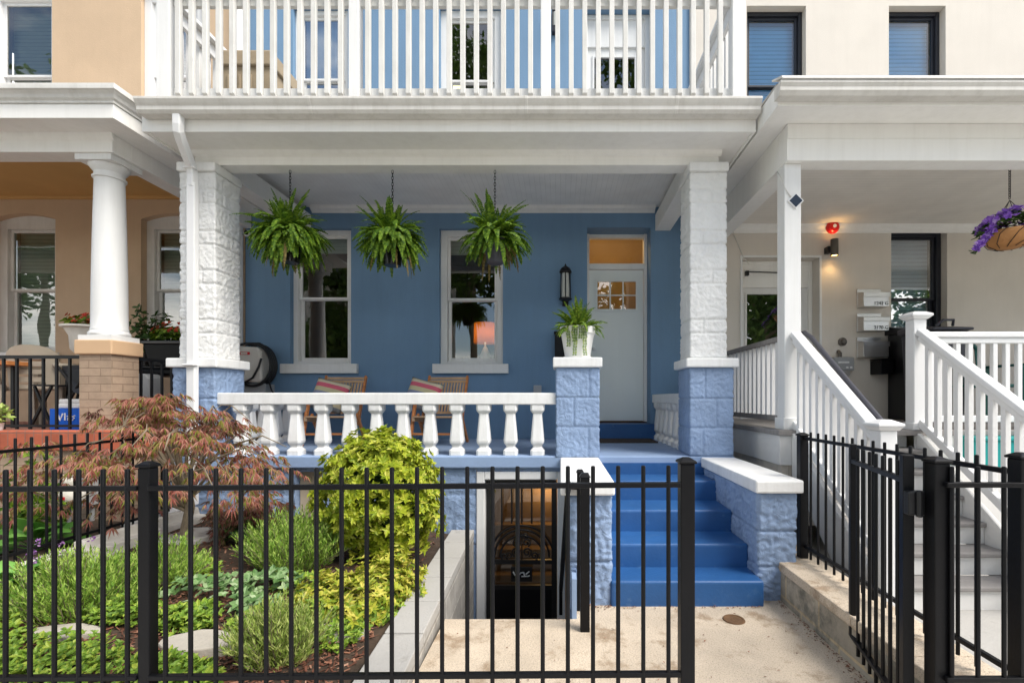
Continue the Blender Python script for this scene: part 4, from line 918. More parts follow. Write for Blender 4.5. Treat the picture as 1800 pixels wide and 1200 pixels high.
# potted fern on the pedestal
px_, py_ = .165, 4.63; z0 = 1.676
t = thing('potted_fern', 'green fern in a white pot standing on the blue porch pedestal', 'potted plant', (px_,py_,z0))
m = MB(); m.lathe([(.128,0),(.135,.004),(.135,.022),(.120,.026),(.122,.03),(.158,.235),(.168,.236),(.172,.30),(.158,.30),(.150,.25)],(px_,py_,z0),36); m.build('pot','pot_white',t,smooth='auto')
m = MB(); R.seed(21); fern(m,(px_,py_,z0+.28),95,.16,.33,.028,15,88,.7,.014); fern(m,(px_,py_,z0+.29),24,.18,.32,.026,0,45,1.4,.014)
for i in range(6):   # trailing stems over the front
    a = rad(R.uniform(-150,-20)); p = V((px_+.165*math.cos(a),py_+.165*math.sin(a),z0+.31)); 
    for j in range(R.randint(9,20)):
        p = p+V((R.uniform(-.004,.004),-.002 if j<3 else 0,-.014))
        for s_ in (-1,1): m.leaf(p,V((s_*1,-.3,-.4)),V((0,-1,.3)),.024,.014,.2)
m.build('fronds','fern_pot_leaf',t,fix=False)

# shrubs and clumps
def stem(mb, p, h, lean, r=.004): mb.tube([p, p+V((lean.x*.5,lean.y*.5,h*.5)), p+V((lean.x,lean.y,h))],[r,r*.8,r*.4],5)
def rosette(mb, p, n, k, Ln, W):
    a0 = R.uniform(0,6.28); u = n.orthogonal().normalized(); v = n.cross(u)
    for i in range(k):
        a = a0+6.283*i/k+R.uniform(-.3,.3); o = (u*math.cos(a)+v*math.sin(a)); sp = R.uniform(.25,.9)
        mb.leaf(p, (n*sp+o).normalized(), (n-o*.4).normalized(), Ln*R.uniform(.7,1.2), W*R.uniform(.8,1.2), .22, .4)
def shell_bush(mb, c, rx, ry, rz, n, k, Ln, W, lump=.16, seed=0, low=-.75, inner=.8):
    for i in range(n):
        while True:
            d = rv(); 
            if .05 < d.length < 1: d.normalize(); 
            else: continue
            if d.z > low: break
        l = 1+lump*noise.noise(d*2.4+V((seed,0,0)))+lump*.7*noise.noise(d*5+V((0,seed,0))); l *= R.uniform(inner,1.04)
        p = V((c[0]+d.x*rx*l, c[1]+d.y*ry*l, c[2]+d.z*rz*l)); nn = (V((d.x/rx,d.y/ry,d.z/rz)).normalized()+rv(.35)+V((0,0,.25))).normalized()
        rosette(mb,p,nn,k,Ln,W)
R.seed(31)
t = thing('golden_shrub', 'dense rounded chartreuse shrub growing against the white balustrade', 'shrub', (-1.36,3.68,.08))
m = MB(); 
for i in range(16): a=R.uniform(0,6.28); stem(m,V((-1.36+.05*math.cos(a),3.68+.05*math.sin(a),.05)),.6,V((math.cos(a)*.28,math.sin(a)*.26)),.008)
m.build('stems','bark',t)
m = MB(); shell_bush(m,(-1.38,3.68,.57),.43,.39,.44,1350,7,.047,.025,.2,3,-.85,.80); shell_bush(m,(-1.34,3.66,.87),.28,.26,.14,250,7,.047,.024,.3,5,-.2); shell_bush(m,(-1.22,3.60,.40),.32,.3,.30,260,7,.05,.025,.3,8,-.8)
m.build('foliage','gold_leaf',t,fix=False)
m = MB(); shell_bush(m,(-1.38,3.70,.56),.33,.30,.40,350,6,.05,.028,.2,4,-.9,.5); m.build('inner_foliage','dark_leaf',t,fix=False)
def low_clump(label, cat, name, leafm, c, rx, ry, h, n, k, Ln, W, seed):
    R.seed(seed); t = thing(name,label,cat,(c[0],c[1],c[2])); m = MB()
    for i in range(14): a=R.uniform(0,6.28); q=R.random(); stem(m,V((c[0],c[1],c[2]-.02)),h*.7,V((math.cos(a)*rx*q,math.sin(a)*ry*q)),.003)
    m.build('stems','bark',t); m = MB(); shell_bush(m,(c[0],c[1],c[2]+h*.1),rx,ry,h*.9,n,k,Ln,W,.35,seed,-.15,.45); m.build('foliage',leafm,t,fix=False); return t
low_clump('low yellow green spreading shrub beside the cinder block wall', 'shrub','spreading_shrub','gold_low_leaf',(-1.13,3.02,.07),.25,.50,.20,520,6,.042,.018,41)
low_clump('yellow green ground shrub under the chartreuse shrub near the stone path','shrub','spreading_shrub','gold_low_leaf',(-1.42,2.95,.08),.18,.26,.15,240,6,.036,.016,42)
def feathery(label, c, rx, ry, h, n, leafm, seed, flowers=0):
    # many upright stems with fine needle leaves
    R.seed(seed); t = thing('lavender_clump', label, 'plant', (c[0],c[1],c[2])); ms = MB(); m = MB()
    for i in range(n):
        a = R.uniform(0,6.283); q = math.sqrt(R.random()); bx = V((c[0]+math.cos(a)*rx*.55*q, c[1]+math.sin(a)*ry*.55*q, c[2]-.01))
        hh = h*R.uniform(.6,1.08)*(1-.45*q*q); lean = V((math.cos(a)*rx*.55*q, math.sin(a)*ry*.55*q,0))+V((R.uniform(-.05,.05),R.uniform(-.05,.05),0))
        tip = bx+lean+V((0,0,hh)); mid = bx+lean*.45+V((0,0,hh*.6))
        if i % 3 == 0: ms.tube([bx,mid,tip],[.0025,.002,.001],4)
        k = int(hh/.013)
        for j in range(k):
            u = .12+.88*j/k; p = bx.lerp(mid,u*2) if u<.5 else mid.lerp(tip,u*2-1); d=(tip-bx).normalized()
            o = V((R.uniform(-1,1),R.uniform(-1,1),R.uniform(-.1,.7))).normalized()
            m.leaf(p,(d*.9+o).normalized(),o,R.uniform(.028,.05)*(1.15-.4*u),.0075,.2,.3)
    ms.build('stems','bark',t); m.build('foliage',leafm,t,fix=False)
    if flowers:
        f = MB()
        for i in range(flowers):
            a=R.uniform(0,6.283); q=R.uniform(.3,1); p=V((c[0]+math.cos(a)*rx*q,c[1]+math.sin(a)*ry*q,c[2]+h*R.uniform(.8,1.2)))
            for j in range(10): f.leaf(p+rv(.014),rv(),rv(),.016,.012)
        f.build('flowers','petal_mauve',t,fix=False)
    return t
feathery('broad feathery green clump left of the big fence post', (-2.62,2.62,.13), .40,.30,.36, 520,'lavender_leaf',51)
feathery('smaller feathery clump between the big fence post and the stone edging', (-2.42,2.95,.14), .22,.25,.34, 240,'lavender_leaf',57)
feathery('feathery green clump with tall soft stems below the porch foundation', (-1.88,3.40,.10), .36,.30,.44, 480,'lavender_leaf',52)
feathery('pale feathery clump in the front garden right beside the pale stepping stone', (-1.31,2.25,.08), .22,.20,.30, 330,'lavender_pale_leaf',53)
feathery('small feathery purple flowered plant next to the big hosta', (-2.84,2.78,.2), .16,.18,.24, 150,'lavender_pale_leaf',54,12)
# broad leaved patches
def patch(name, label, cat, leafm, pts, Ln, W, n, seed, h=.12, k=5, kind=None):
    R.seed(seed); m = MB()
    for i in range(n):
        a,b,rx,ry = pts[R.randrange(len(pts))]; t_=R.uniform(0,6.283); q=math.sqrt(R.random()); x=a+rx*q*math.cos(t_); y=b+ry*q*math.sin(t_)
        z=soil_z(x,y)+h*R.uniform(.15,1)*(1-.5*q); rosette(m,V((x,y,z)),(V((R.uniform(-.5,.5),R.uniform(-.9,.2),1))).normalized(),k,Ln*R.uniform(.6,1.1),W*R.uniform(.7,1.1))
    a,b,_,_ = pts[0]; o = m.build(name,leafm,loc=(a,b,soil_z(a,b)),fix=False); return tag(o,label,cat,None,kind)
patch('strawberry_patch','patch of broad blue green leaves under the red maple','plant','blue_green_leaf',[(-2.05,2.82,.30,.22),(-1.78,2.98,.22,.14),(-1.62,2.62,.10,.10)],.045,.034,190,61,.14,4,'stuff')
patch('leafy_plant','small broad leaved plant at the foot of the feathery clump','plant','blue_green_leaf',[(-1.75,2.66,.10,.08)],.06,.04,30,62,.12,4)
patch('ground_cover','yellow green creeping ground cover along the front fence and stones','ground cover','ground_leaf',[(-2.35,2.12,.42,.16),(-2.05,2.02,.40,.12),(-2.75,2.2,.25,.2),(-1.62,2.04,.18,.12),(-1.95,2.48,.16,.08),(-2.2,2.5,.25,.10),(-1.55,2.5,.15,.12),(-2.5,3.1,.3,.2)],.03,.018,1900,63,.14,5,'stuff')
patch('ground_cover','bright creeping ground cover between the golden shrubs and block wall','ground cover','ground_leaf',[(-1.32,2.66,.15,.14),(-1.12,2.45,.10,.16),(-1.62,3.05,.2,.16),(-1.05,2.75,.14,.2)],.03,.018,420,64,.10,5,'stuff')
def hosta(label, c, r, n, leafm, seed, Ln=.2, W=.13):
    R.seed(seed); t = thing('hosta',label,'plant',c); m=MB(); ms=MB()
    for i in range(n):
        a=6.283*i*.382+R.uniform(-.2,.2); el=rad(R.uniform(15,75)); d=V((math.cos(a)*math.cos(el),math.sin(a)*math.cos(el),math.sin(el))); p0=V(c); p=p0+d*r*R.uniform(.35,.6)
        ms.tube([p0,p],[.004,.003],5); q=p; dd=d; nn=(V((0,0,1))-d*d.z).normalized(); side=d.cross(nn).normalized(); K=7; rows=[]
        for j in range(K+1):
            u=j/K; w=W*.5*math.sin(math.pi*min(1,u*.9+.1))**.8*(1-u*.15)
            nn=side.cross(dd)*-1; rows.append((q-side*w+nn*w*.45,q,q+side*w+nn*w*.45)); dd=(dd+V((0,0,-1))*.22).normalized(); q=q+dd*Ln/K
        b=len(m.v)
        for r3 in rows: m.v.extend([tuple(v) for v in r3])
        for j in range(K):
            for s_ in (0,1): m.f.append((b+3*j+s_,b+3*j+s_+1,b+3*j+s_+4,b+3*j+s_+3))
    ms.build('stems',leafm,t); m.build('leaves',leafm,t,smooth=True,fix=False); return t
hosta('large bright green hosta at the left edge of the garden', (-3.00,2.64,.20),.22,46,'hosta_leaf',71,.16,.13)
hosta('green large leaved plant behind the black side fence', (-3.62,3.35,.25),.26,22,'hosta_leaf',72,.2,.13)
# japanese maple
R.seed(81); MC = V((-2.82,3.66,.12))
t = thing('japanese_maple','lacy red Japanese maple spreading in front of the left porch pier','tree',tuple(MC))
m = MB(); base = MC+V((-.02,0,0)); tops=[]
m.tube([base+V((.03,0,-.05)),base+V((.0,0,.18)),base+V((.03,.01,.36)),base+V((.0,0,.55))],[.042,.034,.032,.028],9)
for i in range(22):
    a=6.283*i*.382; L_=R.uniform(.35,.72); up=R.uniform(.15,.62); s0=base+V((0,0,R.uniform(.32,.55)))
    p1=s0+V((math.cos(a)*L_*.4,math.sin(a)*L_*.4,up*.75)); p2=s0+V((math.cos(a)*L_*.85,math.sin(a)*L_*.75,up)); p3=s0+V((math.cos(a)*L_*1.15,math.sin(a)*L_,up-.10))
    m.tube([s0,p1,p2,p3],[.014,.010,.006,.003],6); tops.append((p1,p2,p3))
m.build('trunk','bark',t)
m = MB(); m2 = MB()
def lace(mb, p, d, size):
    k=7; up=V((0,0,1)); side=d.cross(up).normalized() if abs(d.z)<.95 else V((1,0,0))
    for i in range(k):
        f=(i-(k-1)/2)/((k-1)/2); dd=(d*math.cos(f*1.35)+side*math.sin(f*1.35)+V((0,0,-.30-.45*R.random()))).normalized()
        mb.leaf(p,dd,(up+d*.2).normalized(),size*(1-.35*abs(f))*R.uniform(.85,1.2),size*.12,.1,.9)
LAY=[]
for i in range(62):   # flat sprays stepping down from a low, wide crown, highest left of the trunk
    a=R.uniform(0,6.283); q=math.sqrt(R.random()); x=MC.x-.16+.74*q*math.cos(a); y=MC.y+.52*q*math.sin(a)-.05
    top=1.36-.42*q**1.5-.10*abs(math.sin(5*a))*q+.16*noise.noise(V((x*3.3,y*3.3,2))); z=top-R.choice([0,0,.08,.16,.28,.42])*R.uniform(.7,1.2); LAY.append((x,y,max(z,.52),a,q))
LAY += [(MC.x-.86,MC.y-.35,.82,3.6,1),(MC.x-.98,MC.y-.3,.66,3.5,1),(MC.x-.72,MC.y-.45,.58,3.9,1),(MC.x+.76,MC.y-.2,.80,5.9,1),(MC.x+.62,MC.y-.3,.66,5.6,1),(MC.x-.95,MC.y-.2,.98,3.4,1),(MC.x-.05,MC.y-.1,1.33,1,.1),(MC.x+.25,MC.y-.1,1.20,1,.3),(MC.x-.3,MC.y-.1,1.30,3,.3)]
tw = MB()
for x,y,z,a,q in LAY:
    rr_=R.uniform(.12,.23); sp=V((x,y,z)); out=V((math.cos(a),math.sin(a),0))
    best=min((p for tr in tops for p in tr), key=lambda p:(p-sp).length); tw.tube([best,(best+sp)/2+V((0,0,.03)),sp],[.004,.003,.0015],4)
    dst = m2 if R.random() < .1 else m
    for k in range(24):
        b=R.uniform(0,6.283); s_=math.sqrt(R.random())*rr_; p=sp+V((math.cos(b)*s_*1.25,math.sin(b)*s_,-.35*s_*s_/rr_+R.uniform(-.02,.03)))
        lace(dst,p,(V((math.cos(b),math.sin(b),0))*.7+out*.5+rv(.3)).normalized(),R.uniform(.05,.085))
tw.build('twigs','bark',t); m.build('crown','maple_leaf',t,fix=False)
m2.build('green_sprays','red_shrub_leaf',t,fix=False)
# small red shrub by the foundation
R.seed(83); t=thing('red_shrub','small reddish lacy shrub by the blue foundation wall','shrub',(-2.42,3.85,.12)); m=MB(); ms=MB()
for i in range(40):
    a=R.uniform(0,6.283); q=R.random(); p=V((-2.42+.34*q*math.cos(a),3.85+.28*q*math.sin(a),.12+R.uniform(.12,.36))); ms.tube([V((-2.42,3.85,.1)),p],[.004,.002],4)
    for k in range(9): lace(m,p+rv(.06),(V((math.cos(a),math.sin(a),0))+rv(.5)).normalized(),.07)
ms.build('stems','bark',t); m.build('foliage','red_shrub_leaf',t,fix=False)
patch('leafy_plant','dark green leafy plant below the small red shrub','plant','dark_leaf',[(-2.45,3.72,.16,.10)],.055,.03,60,84,.28,6)
low_clump('small leafy shrub growing against the tan brick porch base','shrub','leafy_shrub','fern_leaf',(-4.05,3.7,.24),.22,.18,.62,130,5,.05,.03,85)
patch('leafy_plant','small seedling standing in open mulch beside stepping stone','plant','ground_leaf',[(-1.93,2.62,.08,.06)],.045,.02,26,86,.1,5)
# bark mulch
R.seed(91); m=MB()
for i in range(9000):
    x=R.uniform(-3.2,-.95); y=R.uniform(1.7,4.4) if R.random()<.5 else R.uniform(1.75,3.0); 
    if x > -.90-.055*(y-1.7)-.03: continue
    p=V((x,y,soil_z(x,y)+R.uniform(0,.012))); d=V((R.uniform(-1,1),R.uniform(-1,1),R.uniform(-.25,.25))).normalized(); s_=d.cross(V((R.uniform(-.4,.4),R.uniform(-.4,.4),1))).normalized(); L_=R.uniform(.015,.05); w=R.uniform(.006,.014); h=d.cross(s_)*R.uniform(.002,.005)
    a=len(m.v); m.v.extend([tuple(v) for v in (p-d*L_/2-s_*w/2,p+d*L_/2-s_*w*.3,p+d*L_*.4+s_*w/2,p-d*L_/2+s_*w*.4,p-h)]); m.f.append((a,a+1,a+2,a+3))
tag(m.build('mulch','bark_chip',loc=(-2,3,.1),fix=False),'reddish brown bark mulch spread over the garden soil','mulch',kind='stuff')
# stepping stones
def stone(label, x, y, rx, ry, seed, z=None):
    R.seed(seed); n=16; zz=(soil_z(x,y)+.028) if z is None else z; pts=[(x+rx*(1+R.uniform(-.12,.12))*math.cos(6.283*i/n),y+ry*(1+R.uniform(-.12,.12))*math.sin(6.283*i/n)) for i in range(n)]
    m=MB(); m.prism(pts,'z',zz-.06,zz); tag(m.build('stepping_stone','flagstone',bevel=.008),label,'stone','stepping stones in the mulch')
stone('pale stepping stone in the middle of the mulch below the maple',-1.74,2.33,.19,.10,101)
stone('pale stepping stone nearest the cinder block wall',-1.15,2.55,.15,.13,102)
stone('narrow stepping stone left of the big fence post',-2.42,2.36,.17,.07,103)
# stone edging and splash block
for i,(y0,y1,dx,z1,lab) in enumerate(((2.3,3.22,0,.31,'near length of pale stone edging beside the black side fence'),(3.225,4.25,.02,.345,'far length of pale stone edging beside the black side fence'))):
    m=MB(); m.prism([(-3.27+dx,.1),(-3.27+dx,z1),(-3.20+dx,z1+.005),(-3.185+dx,z1-.055),(-3.13+dx,z1-.06),(-3.12+dx,.1)],'y',y0,y1); tag(m.build('stone_edging','kerb_stone',bevel=.008),lab,'edging','pale stone edging along the side fence')
m=MB(); m.prism([(-3.10,3.55),(-2.75,3.60),(-2.70,4.05),(-3.05,4.0)],'z',.10,.235); tag(m.build('splash_block','concrete_grey',bevel=.012),'grey concrete splash block under the white downspout','block')
# drain cover
m=MB(); xx,yy=X(1289,2.94),2.93; m.lathe([(.0001,.004),(.05,.004),(.052,.007),(.062,.007),(.066,.0)],(xx,yy,GZ+.0005),28); tag(m.build('drain_cover','rust',smooth='auto'),'small round rusty drain cover set in the tan concrete walk','drain cover')

# windblown litter lying along the foot of the curb, the steps and the walls
R.seed(151); m=MB()
for i in range(420):
    u=R.random()
    if u<.5: x,y=1.463-abs(R.gauss(0,.03))-.004, R.uniform(2.0,3.2)
    elif u<.7: x,y=R.uniform(.34,1.3), 3.12-abs(R.gauss(0,.025))-.004
    elif u<.85: x,y=R.uniform(.10,.33), 3.13-abs(R.gauss(0,.03))
    else: x,y=R.uniform(-.6,1.4), R.uniform(2.0,3.0)
    m.leaf(V((x,y,GZ+.002+.004*R.random())),V((R.uniform(-1,1),R.uniform(-1,1),.1)),V((R.uniform(-.3,.3),R.uniform(-.3,.3),1)),R.uniform(.006,.020),R.uniform(.004,.009),.3)
tag(m.build('leaf_litter','bark_chip',loc=(1,2.6,GZ),fix=False),'brown leaf litter and grit along the foot of the curb and steps','litter',kind='stuff')
# ------------------------------------------------------------------ things on the blue porch
def porch_chair():
    t = thing('wooden_chair','','chair',(0,0,0),'wooden chairs on the blue porch')
    for sx in (-1,1):
        m=MB(); m.bar((sx*.27,-.26,0),(sx*.26,-.10,.50),.028,.05,(1,0,0)); m.build('leg','teak',t,bevel=.004)
        m=MB(); m.bar((sx*.255,.26,0),(sx*.255,-.04,.34),.026,.045,(1,0,0)); m.build('leg','teak',t,bevel=.004)
        m=MB(); m.bar((sx*.235,.04,.22),(sx*.235,.34,.80),.026,.05,(1,0,0)); m.build('back_post','teak',t,bevel=.005)
        m=MB(); m.prism([(-.30,.475),(-.24,.505),(.22,.52),(.24,.50),(-.24,.465)],'x',sx*.27-.03,sx*.27+.03); m.build('armrest','teak',t,bevel=.006)
    m=MB(); m.bar((-.23,.30,.735),(.23,.30,.735),.05,.03); m.bar((-.23,.335,.775),(.23,.335,.775),.045,.028); m.build('back_rail','teak_pale',t,bevel=.004)
    m=MB(); m.bar((-.22,.10,.36),(.22,.10,.36),.03,.03)
    for k in range(12):
        x=-.20+.4*k/11; m.bar((x,.09,.35),(x,.305,.75),.02,.012,(1,0,0))
    m.build('backrest','teak_pale',t)
    m=MB(); m.bar((-.235,-.24,.30),(-.235,.12,.27),.026,.05); m.bar((.235,-.24,.30),(.235,.12,.27),.026,.05)
    for k in range(9): y=-.235+.35*k/8; m.box(-.225,.225,y-.016,y+.016,.318-.07*(y+.24),.332-.07*(y+.24))
    m.build('seat','teak_pale',t)
    m=MB(); m.bar((-.26,-.22,.13),(.26,-.22,.13),.03,.022); m.build('stretcher','teak',t)
    return t
ch = porch_chair(); ch.location=(X(597,5.72),5.62,FLOOR); ch.rotation_euler=(0,0,rad(4)); ch['label']='wooden porch chair under the sill of the left porch window'
c2 = copy_tree(ch,(X(778,5.72),5.62,FLOOR),rad(-3),'wooden porch chair under the sill of the window with the orange lamp')
def pillow(label, c, rz, tilt):
    m=MB(); n=16; b=0
    for s_ in (1,-1):
        b=len(m.v)
        for j in range(n+1):
            for i in range(n+1):
                u=2*i/n-1; v=2*j/n-1; th=.065*((1-u**4)*(1-v**4))**.55; pin=1-.10*(u*u*v*v)**.5*(1-0); m.v.append((u*.20*(1-.06*(1-v*v)),s_*th,v*.20*(1-.06*(1-u*u))))
        for j in range(n):
            for i in range(n): a=b+j*(n+1)+i; m.f.append((a,a+1,a+n+2,a+n+1))
    o=m.build('pillow','stripes',smooth=True,loc=(0,0,0)); bm=bmesh.new(); bm.from_mesh(o.data); bmesh.ops.remove_doubles(bm,verts=bm.verts,dist=1e-4); bmesh.ops.recalc_face_normals(bm,faces=bm.faces); bm.to_mesh(o.data); bm.free()
    o.location=c; o.rotation_euler=(rad(tilt),rad(14),rz); tag(o,label,'pillow'); return o
pillow('striped pillow leaning on the chair under the left porch window',(X(576,5.7),5.74,FLOOR+.56),rad(6),-24)
pillow('striped pillow leaning on the chair under the lamp window',(X(741,5.7),5.74,FLOOR+.565),rad(-4),-24)
# hose reel
xr_, yr_, zr_ = X(452,6.2), 6.17, Z(641,6.2)
t = thing('hose_reel','beige wall mounted hose reel with black hose beside left window','hose reel',(xr_,yr_,zr_))
m=MB(); m.prism([(-.20,-.20),(.13,-.24),(.17,-.20),(.165,.16),(.12,.215),(-.16,.225),(-.205,.18)],'y',-.13,.10); m.v=[(x+xr_-.02,y+yr_,z+zr_) for x,y,z in m.v]; m.build('housing','reel_plastic',t,bevel=.03,seg=3)
m=MB(); m.box(xr_-.13,xr_+.01,yr_-.136,yr_-.131,zr_+.115,zr_+.15); m.build('badge','red_enamel',t); m=MB(); m.box(xr_-.10,xr_-.02,yr_-.139,yr_-.1365,zr_+.122,zr_+.143); m.build('badge_strip','reel_plastic',t)
m=MB()
for k in range(4):
    yy=yr_-.10+.05*k; m.tube([(xr_+.015+.235*math.cos(a)*(1-.02*k),yy,zr_-.01+.265*math.sin(a)) for a in [rad(-120+12*i) for i in range(20)]],.015,7)
m.tube([(xr_+.16,yr_-.14,zr_+.07),(xr_+.13,yr_-.15,zr_-.04),(xr_+.06,yr_-.15,zr_-.17),(xr_-.06,yr_-.145,zr_-.24)],.013,7)
m.tube([(xr_-.2,yr_-.05,zr_+.24),(xr_-.1,yr_-.05,zr_+.262),(xr_+.08,yr_-.05,zr_+.262),(xr_+.17,yr_-.04,zr_+.21)],.016,7)
m.tube([(xr_+.17,yr_-.02,zr_-.18),(xr_+.21,yr_-.01,zr_-.33),(xr_+.29,yr_,zr_-.46),(xr_+.40,yr_,zr_-.55),(xr_+.55,yr_,zr_-.62)],.010,7); m.build('hose','hose_rubber',t,smooth=True)
m=MB(); x0,x1=X(428,6.2),X(473,6.2); m.box(x0,x1,6.12,6.325,Z(760,6.2),Z(675,6.2)); m.box(x0-.006,x1+.006,6.11,6.119,Z(762,6.2),Z(674,6.2)); tag(m.build('utility_box','grey_metal',bevel=.008),'grey metal utility box on the blue wall below the hose reel','utility box')
m=MB(); m.box(X(940,6.3),X(950,6.3),6.27,6.325,Z(691,6.3),Z(678,6.3)); m.box(X(938,6.3),X(952,6.3),6.26,6.2695,Z(692,6.3),Z(677,6.3)); tag(m.build('socket_box','grey_metal',bevel=.004),'small grey outlet box on the blue wall above the balustrade','outlet')
t=thing('security_camera','small white security camera on the white downpipe','camera',(X(430,6.1),6.12,Z(409,6.1))); x,y,z=X(432,6.1),6.12,Z(409,6.1)
m=MB(); m.sphere((x,y,z),.04,16,10); m.tube([(x,y,z),(x-.06,y+.08,z)],.018,8); m.build('body','vinyl_white',t,smooth=True); m=MB(); m.sphere((x+.006,y-.02,z),.03,14,8); m.build('lens','pot_black',t,smooth=True)
# wall lantern by the door
lx,ly=X(994,6.2),6.20; zt,zb=Z(476,6.2),Z(527,6.2)
t=thing('wall_lantern','black carriage lantern with frosted glass beside the front door','lantern',(lx,ly,zb))
m=MB(); m.lathe([(.075,.345),(.08,.36),(.06,.40),(.03,.425),(.012,.435),(.012,.445),(.006,.46),(.001,.465)],(lx,ly,zb),20); m.lathe([(.08,.0),(.085,.015),(.06,.03)],(lx,ly,zb),20)
for k in range(6): a=rad(60*k+30); m.tube([(lx+.072*math.cos(a),ly+.072*math.sin(a),zb+.02),(lx+.065*math.cos(a),ly+.065*math.sin(a),zb+.35)],.0075,6)
m.build('frame','black_iron',t,smooth='auto'); m=MB(); m.lathe([(.050,.03),(.052,.15),(.045,.34)],(lx,ly,zb),20); m.build('glass_shade','frosted',t,smooth='auto')
m=MB(); m.box(lx-.04,lx+.04,WF-.025,WF-.002,zb-.06,zb+.22); m.tube([(lx,WF-.02,zb-.03),(lx,ly+.02,zb-.05),(lx,ly,zb+.005)],.012,8); m.build('bracket','black_iron',t)
m=MB(); mx_=X(982,6.25); m.box(mx_-.05,mx_+.12,6.20,6.327,Z(628,6.25),Z(588,6.25)); m.box(mx_-.06,mx_+.13,6.19,6.327,Z(587,6.25),Z(583,6.25)); tag(m.build('wall_mailbox','black_metal',bevel=.006),'upright black mailbox on the blue wall behind the white pot','mailbox')
m=MB(); m.box(.42,1.16,5.72,6.20,FLOOR+.001,FLOOR+.018); tag(m.build('doormat','mat_fibre',bevel=.006),'brown doormat lying on the blue porch floor before the door','doormat')
# lamp inside the right window
t=thing('table_lamp','table lamp with glowing orange shade behind the right porch window','lamp',(X(853,7.0),7.0,1.75)); x=X(853,7.0)
m=MB(); m.lathe([(.165,2.095),(.16,2.385)],(x,7.0,0),28,False); m.build('lamp_shade','lamp_shade_lit',t,smooth=True); m=MB(); m.lathe([(.09,1.62),(.10,1.64),(.04,1.68),(.07,1.80),(.075,1.92),(.03,2.03),(.012,2.06),(.012,2.12)],(x,7.0,0),20); m.build('base','pot_white',t,smooth=True)
t=thing('side_table','dark side table under the orange lamp behind the window','table',(x,7.05,.93)); m=MB(); m.box(x-.4,x+.4,6.8,7.3,1.575,1.615); m.build('table_top','teak',t,bevel=.004); b=None
for sx in (-.36,.36):
    for sy in (6.84,7.26): m=MB(); m.box(x+sx-.02,x+sx+.02,sy-.02,sy+.02,.931,1.574); m.build('leg','teak',t)
# upstairs lamp and sconce
t=thing('globe_lamp','glowing round lamp seen low in the middle balcony window','lamp',(X(802,7.2),7.2,5.75)); m=MB(); m.sphere((X(802,7.2),7.2,Z(156,7.2)),.10,18,12,(1,1,.85)); m.build('globe','globe_lit',t,smooth=True); m=MB(); m.tube([(X(802,7.2),7.2,Z(156,7.2)-.09),(X(802,7.2),7.2,4.05)],.02,8); m.lathe([(.14,0),(.14,.02),(.03,.04)],(X(802,7.2),7.2,4.041),16); m.build('stand','black_iron',t)
sx_=X(975.5,6.25); t=thing('wall_sconce','black up and down sconce on the blue wall beside the balcony door','sconce',(sx_,6.27,Z(55,6.25))); m=MB(); m.box(sx_-.04,sx_+.04,6.25,6.328,Z(55,6.25),Z(44,6.25)); m.box(sx_-.04,sx_+.04,6.25,6.328,Z(19,6.25),Z(15,6.25)); m.box(sx_-.04,sx_-.03,6.25,6.328,Z(44,6.25),Z(19,6.25)); m.box(sx_-.03,sx_+.04,6.31,6.328,Z(44,6.25),Z(19,6.25)); m.build('frame','dark_frame',t,bevel=.004); m=MB(); m.lathe([(.028,0),(.03,.17)],(sx_+.003,6.275,Z(44,6.25)+.002),16); m.build('glass_shade','frosted',t,smooth='auto')

# ------------------------------------------------------------------ left porch clutter
def plastic_chair():
    t=thing('plastic_chair','','chair',(0,0,0),'stacked beige plastic chairs on the left porch')
    m=MB(); n=12; 
    for s_ in (0,1):
        pass
    # curved back with slots, seen from outside
    th=.012
    def arcpt(u,z): return ((.25+.03*z)*math.sin(u), -.24+.06*(1-math.cos(u))*2-.18*z*.5, z)
    rows=[.40,.44,.47,.52,.55,.60,.63,.68,.71,.78,.82,.85]
    for j in range(len(rows)-1):
        for i in range(n):
            if j%2==1 and 2<i<n-3 and j<8: continue
            u0,u1=-1.0+2*i/n,-1.0+2*(i+1)/n; z0,z1=rows[j],rows[j+1]
            top = lambda u,z: z-.10*(abs(u)**2.5) if z>.75 else z
            P=[arcpt(u0,top(u0,z0)),arcpt(u1,top(u1,z0)),arcpt(u1,top(u1,z1)),arcpt(u0,top(u0,z1))]; Q=[(x,y+th,z) for x,y,z in P]
            m.add(P+Q,[(0,1,2,3),(7,6,5,4),(0,4,5,1),(1,5,6,2),(2,6,7,3),(3,7,4,0)])
    m.build('backrest','tan_plastic',t)
    m=MB(); m.prism([(-.22,.42),(.24,.43),(.26,.40),(.24,.39),(-.22,.38)],'x',-.23,.23); m.build('seat','tan_plastic',t,bevel=.01)
    for sx in (-1,1):
        m=MB(); m.tube([(sx*.22,-.30,.64),(sx*.27,-.1,.645),(sx*.27,.14,.63),(sx*.25,.22,.58)],[.026,.026,.026,.022],8); m.build('armrest','tan_plastic',t,smooth=True)
        for fy,ly_ in ((-.30,-.22),(.26,.22)):
            m=MB(); m.taper(0,0,0,.62 if fy>0 else .44,.022,.022,.032,.028); m.v=[(x+sx*(.27-.03*z),y+fy+(ly_-fy)*z,z) for x,y,z in m.v]; m.build('leg','tan_plastic',t,bevel=.006)
    return t
pc=plastic_chair(); pc.location=(X(66,5.1),5.25,LFZ); pc.rotation_euler=(0,0,rad(12)); pc['label']='beige plastic armchair turned away beside the tan brick pedestal'
copy_tree(pc,(X(5,5.2),5.35,LFZ),rad(-20),'beige plastic armchair at the very left edge behind the iron railing')
t=thing('folding_table','small folding table with brown top and crossed black legs','table',(X(70,4.85),4.85,LFZ)); tx=X(70,4.85)
